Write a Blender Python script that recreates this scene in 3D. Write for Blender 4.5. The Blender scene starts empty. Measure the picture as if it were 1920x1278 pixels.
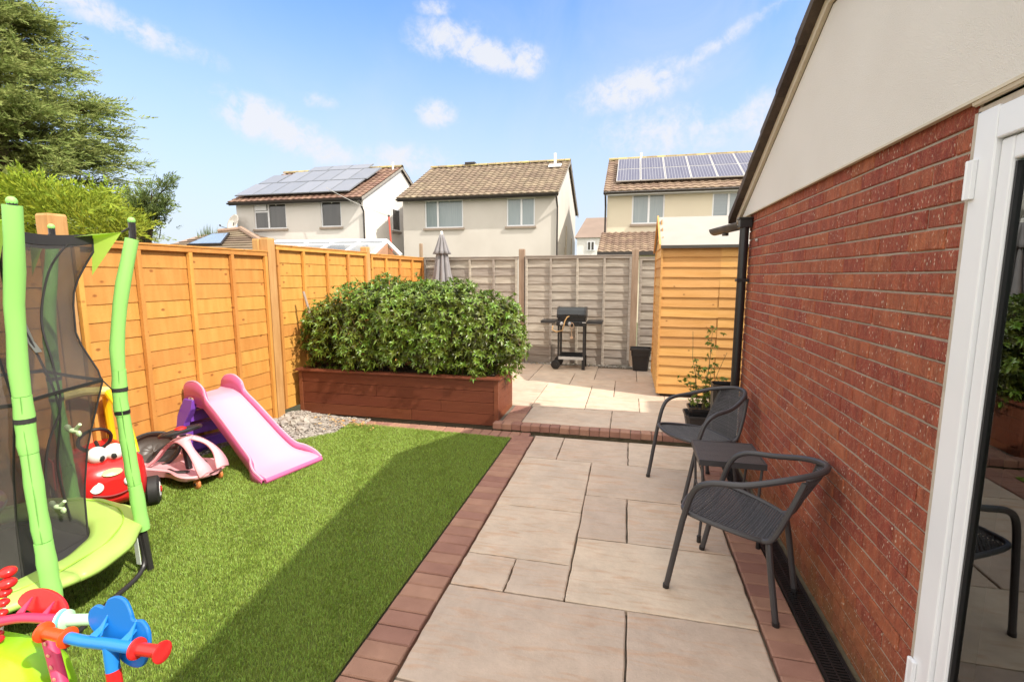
import bpy, math, random
import numpy as np
from mathutils import Vector, Matrix
random.seed(7); RNG = np.random.default_rng(11)
sc = bpy.context.scene
R = math.radians
# ------------------------------------------------------------------ camera
CAMH = 1.6; YAW, PITCH, FPX = -0.233731, 0.133013, 914.64
cam = bpy.data.cameras.new('camera'); camo = bpy.data.objects.new('camera', cam)
sc.collection.objects.link(camo); sc.camera = camo
camo.location = (0, 0, CAMH); camo.rotation_euler = (math.pi/2 - PITCH, 0, -YAW)
cam.sensor_width = 36; cam.lens = FPX/1920*36; cam.clip_end = 2000; cam.clip_start = 0.05
# ------------------------------------------------------------------ sun and sky
SUN = Vector((1, -0.34, 1.06)).normalized()
EL = math.asin(SUN.z); AZ = math.atan2(SUN.x, SUN.y)
sl = bpy.data.lights.new('sun', 'SUN'); sl.energy = 3.0; sl.angle = R(0.6); sl.color = (1, .93, .82)
so = bpy.data.objects.new('sun', sl); sc.collection.objects.link(so)
so.rotation_euler = (-SUN).to_track_quat('-Z', 'Y').to_euler()
so.location = (8, -4, 12)
W = bpy.data.worlds.new('World'); sc.world = W; W.use_nodes = True
sc.view_settings.view_transform = 'Standard'; sc.view_settings.look = 'None'
sc.view_settings.exposure = 0.97; sc.view_settings.gamma = 1

def build_world():
    nt = W.node_tree; N = nt.nodes; L = nt.links; N.clear()
    out = N.new('ShaderNodeOutputWorld'); bg = N.new('ShaderNodeBackground'); L.new(bg.outputs[0], out.inputs[0])
    sky = N.new('ShaderNodeTexSky'); sky.sky_type = 'NISHITA'; sky.sun_disc = False
    sky.sun_elevation = EL; sky.sun_rotation = AZ; sky.air_density = 1.2; sky.dust_density = .6; sky.ozone_density = 2.2
    tc = N.new('ShaderNodeTexCoord'); sep = N.new('ShaderNodeSeparateXYZ'); L.new(tc.outputs['Generated'], sep.inputs[0])
    def M(op, a, b=None, c=None):
        n = N.new('ShaderNodeMath'); n.operation = op
        for i, v in enumerate((a, b, c)):
            if v is None: continue
            if isinstance(v, (int, float)): n.inputs[i].default_value = v
            else: L.new(v, n.inputs[i])
        return n.outputs[0]
    az = M('ARCTAN2', sep.outputs[0], sep.outputs[1]); el = M('ARCSINE', sep.outputs[2])
    def noise(scale, detail, rough, dist=0):
        n = N.new('ShaderNodeTexNoise'); n.inputs['Scale'].default_value = scale; n.inputs['Detail'].default_value = detail
        n.inputs['Roughness'].default_value = rough; n.inputs['Distortion'].default_value = dist
        L.new(tc.outputs['Generated'], n.inputs['Vector']); return n.outputs[0]
    n1 = noise(26, 9, .62, .5); n2 = noise(3.2, 8, .6, .8); n3 = noise(75, 6, .65, .3)
    # clouds: azimuth, elevation, half widths, shear, strength
    CL = CLOUDS
    acc = None
    for a0, e0, sa, se, sh, st in CL:
        da = M('SUBTRACT', az, a0); de = M('SUBTRACT', el, e0)
        de = M('SUBTRACT', de, M('MULTIPLY', da, sh))
        q = M('ADD', M('POWER', M('ABSOLUTE', M('DIVIDE', da, sa)), 2.0), M('POWER', M('ABSOLUTE', M('DIVIDE', de, se)), 2.0))
        g = M('MULTIPLY', M('EXPONENT', M('MULTIPLY', q, -1.0)), st)
        acc = g if acc is None else M('MAXIMUM', acc, g)
    edge = M('ADD', M('MULTIPLY', M('SUBTRACT', n1, .5), 2.3), M('MULTIPLY', M('SUBTRACT', n3, .5), 1.1))
    body = M('MULTIPLY', acc, M('ADD', edge, 1.0))
    mr = N.new('ShaderNodeMapRange'); mr.interpolation_type = 'SMOOTHSTEP'
    L.new(body, mr.inputs[0]); mr.inputs[1].default_value = .26; mr.inputs[2].default_value = 1.15; mr.inputs[3].default_value = 0; mr.inputs[4].default_value = .9
    # thin veil, stronger low down and towards the right
    veil = N.new('ShaderNodeMapRange'); veil.interpolation_type = 'SMOOTHSTEP'; L.new(n2, veil.inputs[0])
    veil.inputs[1].default_value = .35; veil.inputs[2].default_value = .85; veil.inputs[4].default_value = 1
    vr = N.new('ShaderNodeMapRange'); L.new(az, vr.inputs[0]); vr.inputs[1].default_value = -.9; vr.inputs[2].default_value = .45; vr.inputs[3].default_value = .12; vr.inputs[4].default_value = .75
    vv = M('MULTIPLY', veil.outputs[0], vr.outputs[0])
    hz = N.new('ShaderNodeMapRange'); hz.interpolation_type = 'SMOOTHSTEP'; L.new(el, hz.inputs[0])
    hz.inputs[1].default_value = .60; hz.inputs[2].default_value = -.02; hz.inputs[3].default_value = .0; hz.inputs[4].default_value = .93
    hazef = M('MINIMUM', M('ADD', M('MULTIPLY', hz.outputs[0], 1.0), M('MULTIPLY', vv, .5)), .93)
    def mix(f, a, b):
        m = N.new('ShaderNodeMix'); m.data_type = 'RGBA'; L.new(f, m.inputs[0]) if not isinstance(f, float) else setattr(m.inputs[0], 'default_value', f)
        for i, v in ((6, a), (7, b)):
            if isinstance(v, tuple): m.inputs[i].default_value = (*v, 1)
            else: L.new(v, m.inputs[i])
        return m.outputs[2]
    tint = N.new('ShaderNodeMix'); tint.data_type = 'RGBA'; tint.blend_type = 'MULTIPLY'; tint.inputs[0].default_value = 1
    L.new(sky.outputs[0], tint.inputs[6]); tint.inputs[7].default_value = SKYTINT
    c = mix(hazef, tint.outputs[2], HAZE)
    c = mix(mr.outputs[0], c, CLOUDC)
    # added fill: unseen warm-white sky to the right of and behind the camera
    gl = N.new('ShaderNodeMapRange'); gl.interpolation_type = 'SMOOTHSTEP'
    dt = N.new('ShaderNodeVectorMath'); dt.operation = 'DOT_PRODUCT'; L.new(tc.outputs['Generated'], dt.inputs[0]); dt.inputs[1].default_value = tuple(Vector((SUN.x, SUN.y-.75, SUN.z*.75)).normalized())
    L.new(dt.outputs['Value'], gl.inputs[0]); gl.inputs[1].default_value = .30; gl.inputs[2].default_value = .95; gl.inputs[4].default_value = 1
    c = mix(gl.outputs[0], c, FILL_GLOW)
    # more added fill: sky whitened overhead and to the west, outside the view
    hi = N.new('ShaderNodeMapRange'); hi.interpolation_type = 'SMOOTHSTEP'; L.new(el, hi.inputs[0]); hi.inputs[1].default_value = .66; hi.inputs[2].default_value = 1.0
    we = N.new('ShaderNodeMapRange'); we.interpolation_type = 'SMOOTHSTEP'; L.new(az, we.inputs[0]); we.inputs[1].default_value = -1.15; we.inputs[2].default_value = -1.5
    c = mix(M('MAXIMUM', hi.outputs[0], we.outputs[0]), c, FILL_HIGH)
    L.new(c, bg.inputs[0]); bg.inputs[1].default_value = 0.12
SKYTINT = (.60, .91, 1.24, 1); HAZE = (3.45, 3.65, 4.05); CLOUDC = (3.8, 3.85, 4.05); FILL_GLOW = (11.0, 10.2, 9.2); FILL_HIGH = (8.6, 8.35, 8.0)
def azel(px, py):
    x, y = (px-960)/FPX, (py-639)/FPX
    fw = Vector((math.sin(YAW)*math.cos(PITCH), math.cos(YAW)*math.cos(PITCH), -math.sin(PITCH)))
    rt = Vector((math.cos(YAW), -math.sin(YAW), 0)); dn = fw.cross(rt)
    return (fw + rt*x + dn*y)
def at(px, py, Y):
    d = azel(px, py); t = Y/d.y; return Vector((0, 0, CAMH)) + d*t
CLOUDS = []
for px, py, wx, wy, sh, st in [(835, 72, 75, 34, .0, .9), (905, 100, 95, 26, -.22, 1.25), (985, 112, 40, 28, -.1, 1.15), (480, 222, 55, 34, -.1, 1.3), (545, 252, 110, 34, -.35, 1.15),
                              (820, 214, 42, 24, 0, 1.1), (1190, 165, 110, 36, .15, 1.05), (1300, 110, 190, 16, .42, .75), (180, 22, 150, 22, -.2, .95), (600, 190, 40, 16, 0, .7),
                              (760, 300, 95, 30, 0, .95), (1430, 215, 70, 40, .1, .9), (1250, 250, 160, 50, 0, .8), (815, 14, 40, 16, 0, .8)]:
    d = azel(px, py).normalized(); CLOUDS.append((math.atan2(d.x, d.y), math.asin(d.z), wx/900, wy/900, sh, st))
build_world()

# ------------------------------------------------------------------ materials
MC = {}
def mat(key, col, col2=None, rough=.6, scale=6, bump=0., bscale=40, stretch=(1, 1, 1), rnd=.0, spec=.5, coat=0, metal=0, trans=0., detail=5, contrast=1., coord='Object', sheen=0):
    """principled material; colour mixes col/col2 by noise, brightness varies by the face attribute 'rnd'"""
    if key in MC: return MC[key]
    m = bpy.data.materials.new(key); m.use_nodes = True; N = m.node_tree.nodes; L = m.node_tree.links
    b = N['Principled BSDF']; out = N['Material Output']
    b.inputs['Roughness'].default_value = rough; b.inputs['Specular IOR Level'].default_value = spec
    b.inputs['Metallic'].default_value = metal; b.inputs['Coat Weight'].default_value = coat
    tc = N.new('ShaderNodeTexCoord'); mp = N.new('ShaderNodeMapping'); mp.inputs['Scale'].default_value = stretch
    L.new(tc.outputs[coord], mp.inputs[0])
    col2 = col2 or tuple(c*.8 for c in col)
    ns = N.new('ShaderNodeTexNoise'); ns.inputs['Scale'].default_value = scale; ns.inputs['Detail'].default_value = detail; L.new(mp.outputs[0], ns.inputs[0])
    at_ = N.new('ShaderNodeAttribute'); at_.attribute_name = 'rnd'
    off = N.new('ShaderNodeVectorMath'); off.operation = 'ADD'; L.new(mp.outputs[0], off.inputs[0])
    sc_ = N.new('ShaderNodeMath'); sc_.operation = 'MULTIPLY'; sc_.inputs[1].default_value = 37.; L.new(at_.outputs['Fac'], sc_.inputs[0])
    cb = N.new('ShaderNodeCombineXYZ'); L.new(sc_.outputs[0], cb.inputs[0]); L.new(sc_.outputs[0], cb.inputs[1]); L.new(cb.outputs[0], off.inputs[1]); L.new(off.outputs[0], ns.inputs[0])
    mr = N.new('ShaderNodeMapRange'); L.new(ns.outputs[0], mr.inputs[0]); mr.inputs[1].default_value = .5-.25/contrast; mr.inputs[2].default_value = .5+.25/contrast
    mx = N.new('ShaderNodeMix'); mx.data_type = 'RGBA'; L.new(mr.outputs[0], mx.inputs[0]); mx.inputs[6].default_value = (*col, 1); mx.inputs[7].default_value = (*col2, 1)
    c = mx.outputs[2]
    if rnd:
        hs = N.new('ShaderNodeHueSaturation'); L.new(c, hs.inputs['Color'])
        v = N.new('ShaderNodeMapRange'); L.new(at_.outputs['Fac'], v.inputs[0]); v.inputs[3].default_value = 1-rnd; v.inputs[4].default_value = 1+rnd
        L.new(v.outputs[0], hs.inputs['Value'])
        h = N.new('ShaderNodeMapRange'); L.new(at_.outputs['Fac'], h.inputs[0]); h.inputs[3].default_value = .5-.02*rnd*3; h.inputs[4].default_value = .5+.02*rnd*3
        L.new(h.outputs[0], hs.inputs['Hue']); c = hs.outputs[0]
    L.new(c, b.inputs['Base Color'])
    if bump:
        bn = N.new('ShaderNodeTexNoise'); bn.inputs['Scale'].default_value = bscale; bn.inputs['Detail'].default_value = 6; bn.inputs['Roughness'].default_value = .65; L.new(off.outputs[0], bn.inputs[0])
        bp = N.new('ShaderNodeBump'); bp.inputs['Strength'].default_value = bump; bp.inputs['Distance'].default_value = .01; L.new(bn.outputs[0], bp.inputs['Height']); L.new(bp.outputs[0], b.inputs['Normal'])
    if trans:
        tr = N.new('ShaderNodeBsdfTranslucent'); L.new(c, tr.inputs[0]); ms = N.new('ShaderNodeMixShader'); ms.inputs[0].default_value = trans
        L.new(b.outputs[0], ms.inputs[1]); L.new(tr.outputs[0], ms.inputs[2]); L.new(ms.outputs[0], out.inputs[0])
    m['c'] = 1; MC[key] = m; return m
def nodes_of(m): return m.node_tree.nodes, m.node_tree.links, m.node_tree.nodes['Principled BSDF']

ORANGE = mat('stained_softwood', (.62, .305, .074), (.51, .225, .046), .62, 3, .35, 30, (6, 1, 1), .10, .3)
def add_knots(m, dens=9., dark=(.22, .07, .02), stretch=(1, 1, 1), thr=.12):
    N, L, b = nodes_of(m); src = b.inputs['Base Color'].links[0].from_socket
    tc = N.new('ShaderNodeTexCoord'); mp = N.new('ShaderNodeMapping'); mp.inputs['Scale'].default_value = stretch; L.new(tc.outputs['Object'], mp.inputs[0])
    v = N.new('ShaderNodeTexVoronoi'); v.inputs['Scale'].default_value = dens; L.new(mp.outputs[0], v.inputs[0])
    mr = N.new('ShaderNodeMapRange'); L.new(v.outputs['Distance'], mr.inputs[0]); mr.inputs[1].default_value = thr*.45; mr.inputs[2].default_value = thr; mr.inputs[3].default_value = .85; mr.inputs[4].default_value = 0
    mx = N.new('ShaderNodeMix'); mx.data_type = 'RGBA'; L.new(mr.outputs[0], mx.inputs[0]); L.new(src, mx.inputs[6]); mx.inputs[7].default_value = (*dark, 1); L.new(mx.outputs[2], b.inputs['Base Color'])
add_knots(ORANGE, 6.5, (.24, .085, .02), (1, 1, 1.5), .15)
SHEDW = mat('shed_cladding_wood', (.68, .375, .13), (.57, .29, .08), .6, 3, .3, 30, (1, 1, 7), .08, .3)
add_knots(SHEDW, 6, (.24, .10, .03), (1, 1, 1.4), .1)
POSTW = mat('treated_post_wood', (.58, .34, .13), (.42, .21, .07), .7, 8, .4, 40, (3, 3, .35), .05, .3)
GREYW = mat('weathered_wood', (.43, .385, .33), (.28, .24, .20), .8, 4, .5, 40, (1, 1, 9), .2, .2, contrast=1.3)
GREYP = mat('weathered_post_wood', (.40, .30, .22), (.26, .18, .12), .8, 5, .5, 40, (6, 6, .6), .1, .2)
REDW = mat('red_decking_wood', (.215, .066, .031), (.16, .047, .022), .5, 4, .2, 40, (.6, 4, 8), .08, .4)
PLASTIC = dict(rough=.32, scale=3, bump=.03, bscale=60, spec=.5)
def pl(key, c, **k):
    d = dict(PLASTIC); d.update(k); return mat(key, c, tuple(x*.93 for x in c), **d)
WHITE_P = pl('white_upvc', (.80, .81, .83), rough=.28)
BLACK_P = pl('black_plastic', (.018, .017, .018), rough=.35)
DARK_M = pl('dark_metal', (.03, .028, .028), rough=.4)
PINK = pl('pink_plastic', (.82, .23, .46)); PALEPINK = pl('pale_pink_plastic', (.86, .42, .45)); ROSE = pl('rose_plastic', (.75, .11, .30))
PURPLE = pl('purple_plastic', (.17, .055, .40)); RED = pl('red_plastic', (.62, .02, .02), rough=.25); BLUE = pl('blue_plastic', (.02, .22, .62), rough=.25)
YELLOW = pl('yellow_plastic', (.85, .52, .01)); LIME = pl('lime_plastic', (.33, .70, .02), rough=.22); MINT = pl('mint_plastic', (.48, .80, .50)); CYAN = pl('cyan_plastic', (.30, .68, .75))
MAGENTA = pl('magenta_plastic', (.62, .035, .11)); ORANGERED = pl('orange_red_plastic', (.80, .075, .01)); WHITEP = pl('white_plastic', (.85, .84, .80))
FOAM = pl('green_foam_sleeve', (.30, .66, .16), rough=.5); PAD = pl('green_vinyl_pad', (.40, .58, .13), rough=.42, bump=.15, bscale=9)
BROWNP = pl('brown_plastic', (.10, .055, .03), rough=.35)

class MB:
    def __init__(s): s.v = []; s.f = []; s.r = []
    def add(s, vs, fs, rnd=None):
        b = len(s.v); s.v += [tuple(v) for v in vs]; r = random.random() if rnd is None else rnd
        for f in fs: s.f.append(tuple(i+b for i in f)); s.r.append(r)
        return s
    def box(s, c, d, rot=None, rnd=None, taper=1.):
        x, y, z = (q/2 for q in d); vs = []
        for sz, t in ((-1, 1.), (1, taper)):
            for sx, sy in ((-1, -1), (1, -1), (1, 1), (-1, 1)): vs.append(Vector((sx*x*t, sy*y*t, sz*z)))
        if rot is not None:
            if not isinstance(rot, Matrix): rot = Matrix.Rotation(rot, 3, 'Z')
            vs = [rot @ v for v in vs]
        vs = [v+Vector(c) for v in vs]
        return s.add(vs, [(3, 2, 1, 0), (4, 5, 6, 7), (0, 1, 5, 4), (1, 2, 6, 5), (2, 3, 7, 6), (3, 0, 4, 7)], rnd)
    def b2(s, a, b, rnd=None): return s.box([(a[i]+b[i])/2 for i in range(3)], [abs(b[i]-a[i]) for i in range(3)], None, rnd)
    def tube(s, pts, rad, n=10, rnd=None, closed=False, flat=None):
        pts = [Vector(p) for p in pts]; k = len(pts); rad = rad if isinstance(rad, (list, tuple)) else [rad]*k
        vs = []; prev = None
        for i, p in enumerate(pts):
            if closed: t = (pts[(i+1) % k]-pts[i-1])
            else: t = pts[min(i+1, k-1)]-pts[max(i-1, 0)]
            t.normalize()
            if prev is None:
                up = Vector((0, 0, 1)) if abs(t.z) < .9 else Vector((1, 0, 0)); a = t.cross(up).normalized()
            else: a = (prev - t*prev.dot(t)).normalized()
            prev = a; b = t.cross(a)
            for j in range(n):
                w = 2*math.pi*j/n; fb = 1 if flat is None else flat
                vs.append(p + a*math.cos(w)*rad[i] + b*math.sin(w)*rad[i]*fb)
        fs = []
        for i in range(k if closed else k-1):
            for j in range(n):
                j2 = (j+1) % n; i2 = (i+1) % k
                fs.append((i*n+j, i*n+j2, i2*n+j2, i2*n+j))
        if not closed: fs += [tuple(range(n))[::-1], tuple((k-1)*n+j for j in range(n))]
        return s.add(vs, fs, rnd)
    def lathe(s, prof, c=(0, 0, 0), axis=(0, 0, 1), n=24, rnd=None, sx=1., sy=1.):
        q = Vector((0, 0, 1)).rotation_difference(Vector(axis)).to_matrix(); vs = []; k = len(prof)
        for r, z in prof:
            for j in range(n):
                w = 2*math.pi*j/n; vs.append(q @ Vector((r*math.cos(w)*sx, r*math.sin(w)*sy, z)) + Vector(c))
        fs = [(i*n+j, i*n+(j+1) % n, (i+1)*n+(j+1) % n, (i+1)*n+j) for i in range(k-1) for j in range(n)]
        fs += [tuple(range(n))[::-1], tuple((k-1)*n+j for j in range(n))]
        return s.add(vs, fs, rnd)
    def ball(s, c, r, n=16, rot=None, rnd=None):
        r = r if isinstance(r, (tuple, list)) else (r, r, r); m = max(6, n//2); vs = []
        for i in range(m+1):
            a = math.pi*i/m
            for j in range(n):
                w = 2*math.pi*j/n; v = Vector((r[0]*math.sin(a)*math.cos(w), r[1]*math.sin(a)*math.sin(w), r[2]*math.cos(a)))
                if rot is not None: v = rot @ v
                vs.append(v+Vector(c))
        fs = [(i*n+j, (i+1)*n+j, (i+1)*n+(j+1) % n, i*n+(j+1) % n) for i in range(m) for j in range(n)]
        return s.add(vs, fs, rnd)
    def prism(s, poly, ext, rnd=None):
        """poly: list of 3D points, extruded by vector ext"""
        n = len(poly); vs = [Vector(p) for p in poly] + [Vector(p)+Vector(ext) for p in poly]
        fs = [tuple(range(n))[::-1], tuple(range(n, 2*n))] + [(i, (i+1) % n, n+(i+1) % n, n+i) for i in range(n)]
        return s.add(vs, fs, rnd)
    def grid(s, rows, rnd=None, close=False):
        k = len(rows); n = len(rows[0]); vs = [p for r in rows for p in r]
        return s.add(vs, [(i*n+j, i*n+j+1, (i+1)*n+j+1, (i+1)*n+j) for i in range(k-1) for j in range(n-1)], rnd)
    def build(s, name, m, parent=None, smooth=False, bevel=0, solid=0, sub=0, world=True, angle=35):
        me = bpy.data.meshes.new(name); off = Vector((0, 0, 0))
        if parent is not None and world:
            p = parent
            while p is not None: off = off + p.location; p = p.parent
        me.from_pydata([tuple(Vector(v)-off) for v in s.v], [], s.f)
        a = me.attributes.new('rnd', 'FLOAT', 'FACE'); a.data.foreach_set('value', s.r)
        me.materials.append(m); me.update()
        o = bpy.data.objects.new(name, me); sc.collection.objects.link(o)
        if parent is not None: o.parent = parent
        if smooth:
            me.polygons.foreach_set('use_smooth', [True]*len(me.polygons))
            try: me.set_sharp_from_angle(angle=R(angle))
            except Exception: pass
        if solid:
            md = o.modifiers.new('solid', 'SOLIDIFY'); md.thickness = solid; md.offset = 0
        if sub:
            md = o.modifiers.new('sub', 'SUBSURF'); md.levels = md.render_levels = sub
        if bevel:
            md = o.modifiers.new('bevel', 'BEVEL'); md.width = bevel; md.segments = 2; md.limit_method = 'ANGLE'
        return o
def fastmesh(name, V, F, rnd, m, parent=None):
    """V (n,3) array, F (m,k) int array with equal-length faces (or list of two such arrays)"""
    Fs = F if isinstance(F, list) else [F]
    me = bpy.data.meshes.new(name); me.vertices.add(len(V)); me.vertices.foreach_set('co', V.astype(np.float32).ravel())
    idx = np.concatenate([f.ravel() for f in Fs]); tot = np.concatenate([np.full(len(f), f.shape[1]) for f in Fs])
    me.loops.add(len(idx)); me.loops.foreach_set('vertex_index', idx.astype(np.int32))
    me.polygons.add(len(tot)); st = np.concatenate([[0], np.cumsum(tot)[:-1]])
    me.polygons.foreach_set('loop_start', st.astype(np.int32))
    try: me.polygons.foreach_set('loop_total', tot.astype(np.int32))
    except Exception: pass
    me.update(calc_edges=True)
    a = me.attributes.new('rnd', 'FLOAT', 'FACE'); a.data.foreach_set('value', rnd.astype(np.float32))
    me.materials.append(m); o = bpy.data.objects.new(name, me); sc.collection.objects.link(o)
    if parent is not None: o.parent = parent; o.location = -Vector(parent.location)
    return o
def thing(name, label, cat, loc=(0, 0, 0), rz=0, group=None):
    o = bpy.data.objects.new(name, None); sc.collection.objects.link(o); o.empty_display_size = .1
    o.location = loc; o.rotation_euler = (0, 0, rz); return tag(o, label, cat, group)
def tag(o, label, cat, group=None):
    o['label'] = label; o['category'] = cat
    if group: o['group'] = group
    return o
def struct(o): o['kind'] = 'structure'; return o
def copy_tree(o, parent=None):
    c = o.copy(); sc.collection.objects.link(c); c.parent = parent
    for ch in list(o.children): copy_tree(ch, c)
    return c
ID3 = Matrix.Identity(3)

# ================================================================== SETTING
SOIL = mat('soil', (.10, .07, .045), (.05, .035, .022), .95, 20, .6, 60)
g = MB(); g.add([(-400, -300, -.06), (400, -300, -.06), (400, 700, -.06), (-400, 700, -.06)], [(0, 1, 2, 3)])
struct(g.build('ground', mat('far_ground', (.09, .12, .04), (.14, .12, .07), .95, .3, 0)))
MORTAR = mat('paving_joint_mortar', (.13, .105, .08), (.20, .165, .12), .95, 60, .5, 200)
LAWN = [(-3.66, -1.2), (-1.10, -1.2), (-1.10, 4.56), (-2.93, 4.64), (-2.90, 4.30), (-3.12, 4.02), (-3.40, 3.86), (-3.66, 3.72)]
b = MB(); b.add([(-3.9, -2, -.03), (.96, -2, -.03), (.96, 4.80, -.03), (-3.9, 4.80, -.03)], [(0, 1, 2, 3)]); struct(b.build('joint_bed', MORTAR))
# --- sandstone slabs
SLAB = mat('indian_sandstone', (.585, .462, .352), (.53, .425, .335), .7, 1.3, .6, 13, (1, 1, 1), .10, .35, detail=7, contrast=1.5)
def slab_detail(m):
    N, L, b = nodes_of(m); src = b.inputs['Base Color'].links[0].from_socket
    tc = N.new('ShaderNodeTexCoord'); mp = N.new('ShaderNodeMapping'); mp.inputs['Scale'].default_value = (1.5, 9, 1); L.new(tc.outputs['Object'], mp.inputs[0])
    w = N.new('ShaderNodeTexNoise'); w.inputs['Scale'].default_value = 2.2; w.inputs['Detail'].default_value = 8; w.inputs['Distortion'].default_value = 1.3; L.new(mp.outputs[0], w.inputs[0])
    mr = N.new('ShaderNodeMapRange'); L.new(w.outputs[0], mr.inputs[0]); mr.inputs[1].default_value = .5; mr.inputs[2].default_value = .72; mr.inputs[4].default_value = .55
    mx = N.new('ShaderNodeMix'); mx.data_type = 'RGBA'; L.new(mr.outputs[0], mx.inputs[0]); L.new(src, mx.inputs[6]); mx.inputs[7].default_value = (.50, .29, .17, 1)
    sp = N.new('ShaderNodeTexNoise'); sp.inputs['Scale'].default_value = 5; sp.inputs['Detail'].default_value = 10; sp.inputs['Roughness'].default_value = .75; L.new(tc.outputs['Object'], sp.inputs[0])
    m2 = N.new('ShaderNodeMapRange'); L.new(sp.outputs[0], m2.inputs[0]); m2.inputs[1].default_value = .38; m2.inputs[2].default_value = .62; m2.inputs[3].default_value = .88; m2.inputs[4].default_value = 1.06
    mu = N.new('ShaderNodeMix'); mu.data_type = 'RGBA'; mu.blend_type = 'MULTIPLY'; mu.inputs[0].default_value = 1; L.new(mx.outputs[2], mu.inputs[6]); L.new(m2.outputs[0], mu.inputs[7])
    L.new(mu.outputs[2], b.inputs['Base Color'])
slab_detail(SLAB)
def slab(mb, x0, x1, y0, y1, z):
    j = .0045; x0 += j; x1 -= j; y0 += j; y1 -= j; n = 9
    ring = []
    for i in range(n): ring.append((x0+(x1-x0)*i/n, y0))
    for i in range(n): ring.append((x1, y0+(y1-y0)*i/n))
    for i in range(n): ring.append((x1-(x1-x0)*i/n, y1))
    for i in range(n): ring.append((x0, y1-(y1-y0)*i/n))
    ring = [(x+random.uniform(-.003, .003), y+random.uniform(-.003, .003)) for x, y in ring]
    cx, cy = (x0+x1)/2, (y0+y1)/2; k = len(ring); dz = random.uniform(-.0015, .0015)
    vs = [(x, y, z-.03) for x, y in ring] + [(x, y, z-.004+dz) for x, y in ring] + [(cx+(x-cx)*(1-.006/abs(x1-x0)*2), cy+(y-cy)*(1-.006/abs(y1-y0)*2), z+dz) for x, y in ring]
    fs = [(i, (i+1) % k, k+(i+1) % k, k+i) for i in range(k)] + [(k+i, k+(i+1) % k, 2*k+(i+1) % k, 2*k+i) for i in range(k)] + [tuple(range(2*k, 3*k))]
    mb.add(vs, fs)
a_, b_, c_, d_, e_ = -.872, -.577, -.265, .035, .632
sb = MB()
for q in [(a_, b_, 4.10, 4.69), (b_, .04, 4.10, 4.69), (.04, e_, 4.10, 4.69), (a_, c_, 3.17, 4.10), (c_, e_, 3.45, 4.10), (c_, d_, 2.85, 3.45), (d_, e_, 2.85, 3.45),
          (a_, c_, 2.54, 3.17), (a_, b_, 2.235, 2.54), (b_, c_, 2.235, 2.54), (c_, e_, 2.235, 2.85), (a_, d_, 1.61, 2.235), (d_, e_, 1.30, 2.235),
          (a_, c_, 1.0, 1.61), (c_, d_, 1.0, 1.61), (d_, e_, .7, 1.30), (a_, d_, .1, 1.0), (d_, e_, .1, .7), (a_, c_, -.8, .1), (c_, e_, -.8, .1), (a_, e_, -1.4, -.8)]:
    slab(sb, *q, 0)
Z2 = .075
for q in [(-1.72, -.22+0, 4.86, 4.86)]: pass
for q in [(-1.06*1, -.14, 4.87, 5.52), (-.14, .78, 4.87, 5.52), (.78, 1.3, 4.87, 5.52), (-1.08, -.455, 5.52, 5.90), (-1.75, -1.08, 5.52, 6.22), (-1.75, -1.08, 6.22, 6.88), (-1.08, -.455, 5.90, 6.79), (-.455, .16, 5.52, 6.18), (.16, 1.08, 5.52, 6.18), (1.08, 1.4, 5.52, 6.18),
          (-.455, -.145, 6.18, 6.79), (-.78, -.145, 6.79, 7.18), (-1.40, -.78, 6.79, 7.60), (-.78, -.46, 7.18, 7.60), (-.145, .48, 6.18, 7.18), (.48, 1.4, 6.18, 7.18),
          (-.46, .16, 7.18, 8.12), (.16, .80, 7.18, 8.12), (.80, 1.4, 7.18, 8.12), (-1.40, -.46, 7.60, 8.28), (-2.32, -1.40, 6.88, 7.55), (-2.32, -1.40, 7.55, 8.28), (-3.2, -2.32, 6.6, 7.4), (-3.2, -2.32, 7.4, 8.28), (-2.35, -1.75, 5.9, 6.88), (-3.2, -2.35, 5.9, 6.6)]:
    slab(sb, *q, Z2)
struct(sb.build('patio_slabs', SLAB))
b = MB(); b.b2((-3.75, 4.90, -.05), (1.6, 8.42, Z2-.009)); b.b2((-1.25, 4.80, -.05), (.955, 4.93, Z2-.009)); struct(b.build('upper_patio_base', MORTAR))
# --- block edging
BLOCK = mat('block_paving', (.40, .22, .16), (.31, .165, .12), .85, 7, .6, 160, (1, 1, 1), .13, .25, detail=8, contrast=1.2)
def blk(mb, x0, x1, y0, y1, z, h=.06):
    j = .0025; x0 += j; x1 -= j; y0 += j; y1 -= j; c = .006; z += random.uniform(-.0015, .002)
    vs = [(x0, y0, z-h), (x1, y0, z-h), (x1, y1, z-h), (x0, y1, z-h), (x0, y0, z-c), (x1, y0, z-c), (x1, y1, z-c), (x0, y1, z-c), (x0+c, y0+c, z), (x1-c, y0+c, z), (x1-c, y1-c, z), (x0+c, y1-c, z)]
    mb.add([(x+random.uniform(-.0012, .0012), y+random.uniform(-.0012, .0012), w) for x, y, w in vs],
           [(0, 1, 5, 4), (1, 2, 6, 5), (2, 3, 7, 6), (3, 0, 4, 7), (4, 5, 9, 8), (5, 6, 10, 9), (6, 7, 11, 10), (7, 4, 8, 11), (8, 9, 10, 11)])
kb = MB(); y = -1.3
while y < 4.60: blk(kb, -1.092, -.880, y, y+.1025, .002); y += .1025
y = -1.3
while y < 4.60: blk(kb, .640, .812, y, y+.1025, .002); y += .1025
x = -2.98
while x < -1.0: blk(kb, x, x+.1025, 4.575-.02*(x+1)/2*1, 4.755, .002); x += .1025
x = -1.34
while x < .93: blk(kb, x, x+.100, 4.752, 4.868, Z2+.002, .062); x += .100
y = 4.87
while y < 5.45: blk(kb, -1.27, -1.065, y, y+.105, Z2); y += .105
for (bx, by) in [(.2, 0)]: pass
struct(kb.build('block_edging', BLOCK))
MUD = mat('gritty_concrete', (.20, .16, .10), (.10, .085, .05), .95, 14, .8, 120)
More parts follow.
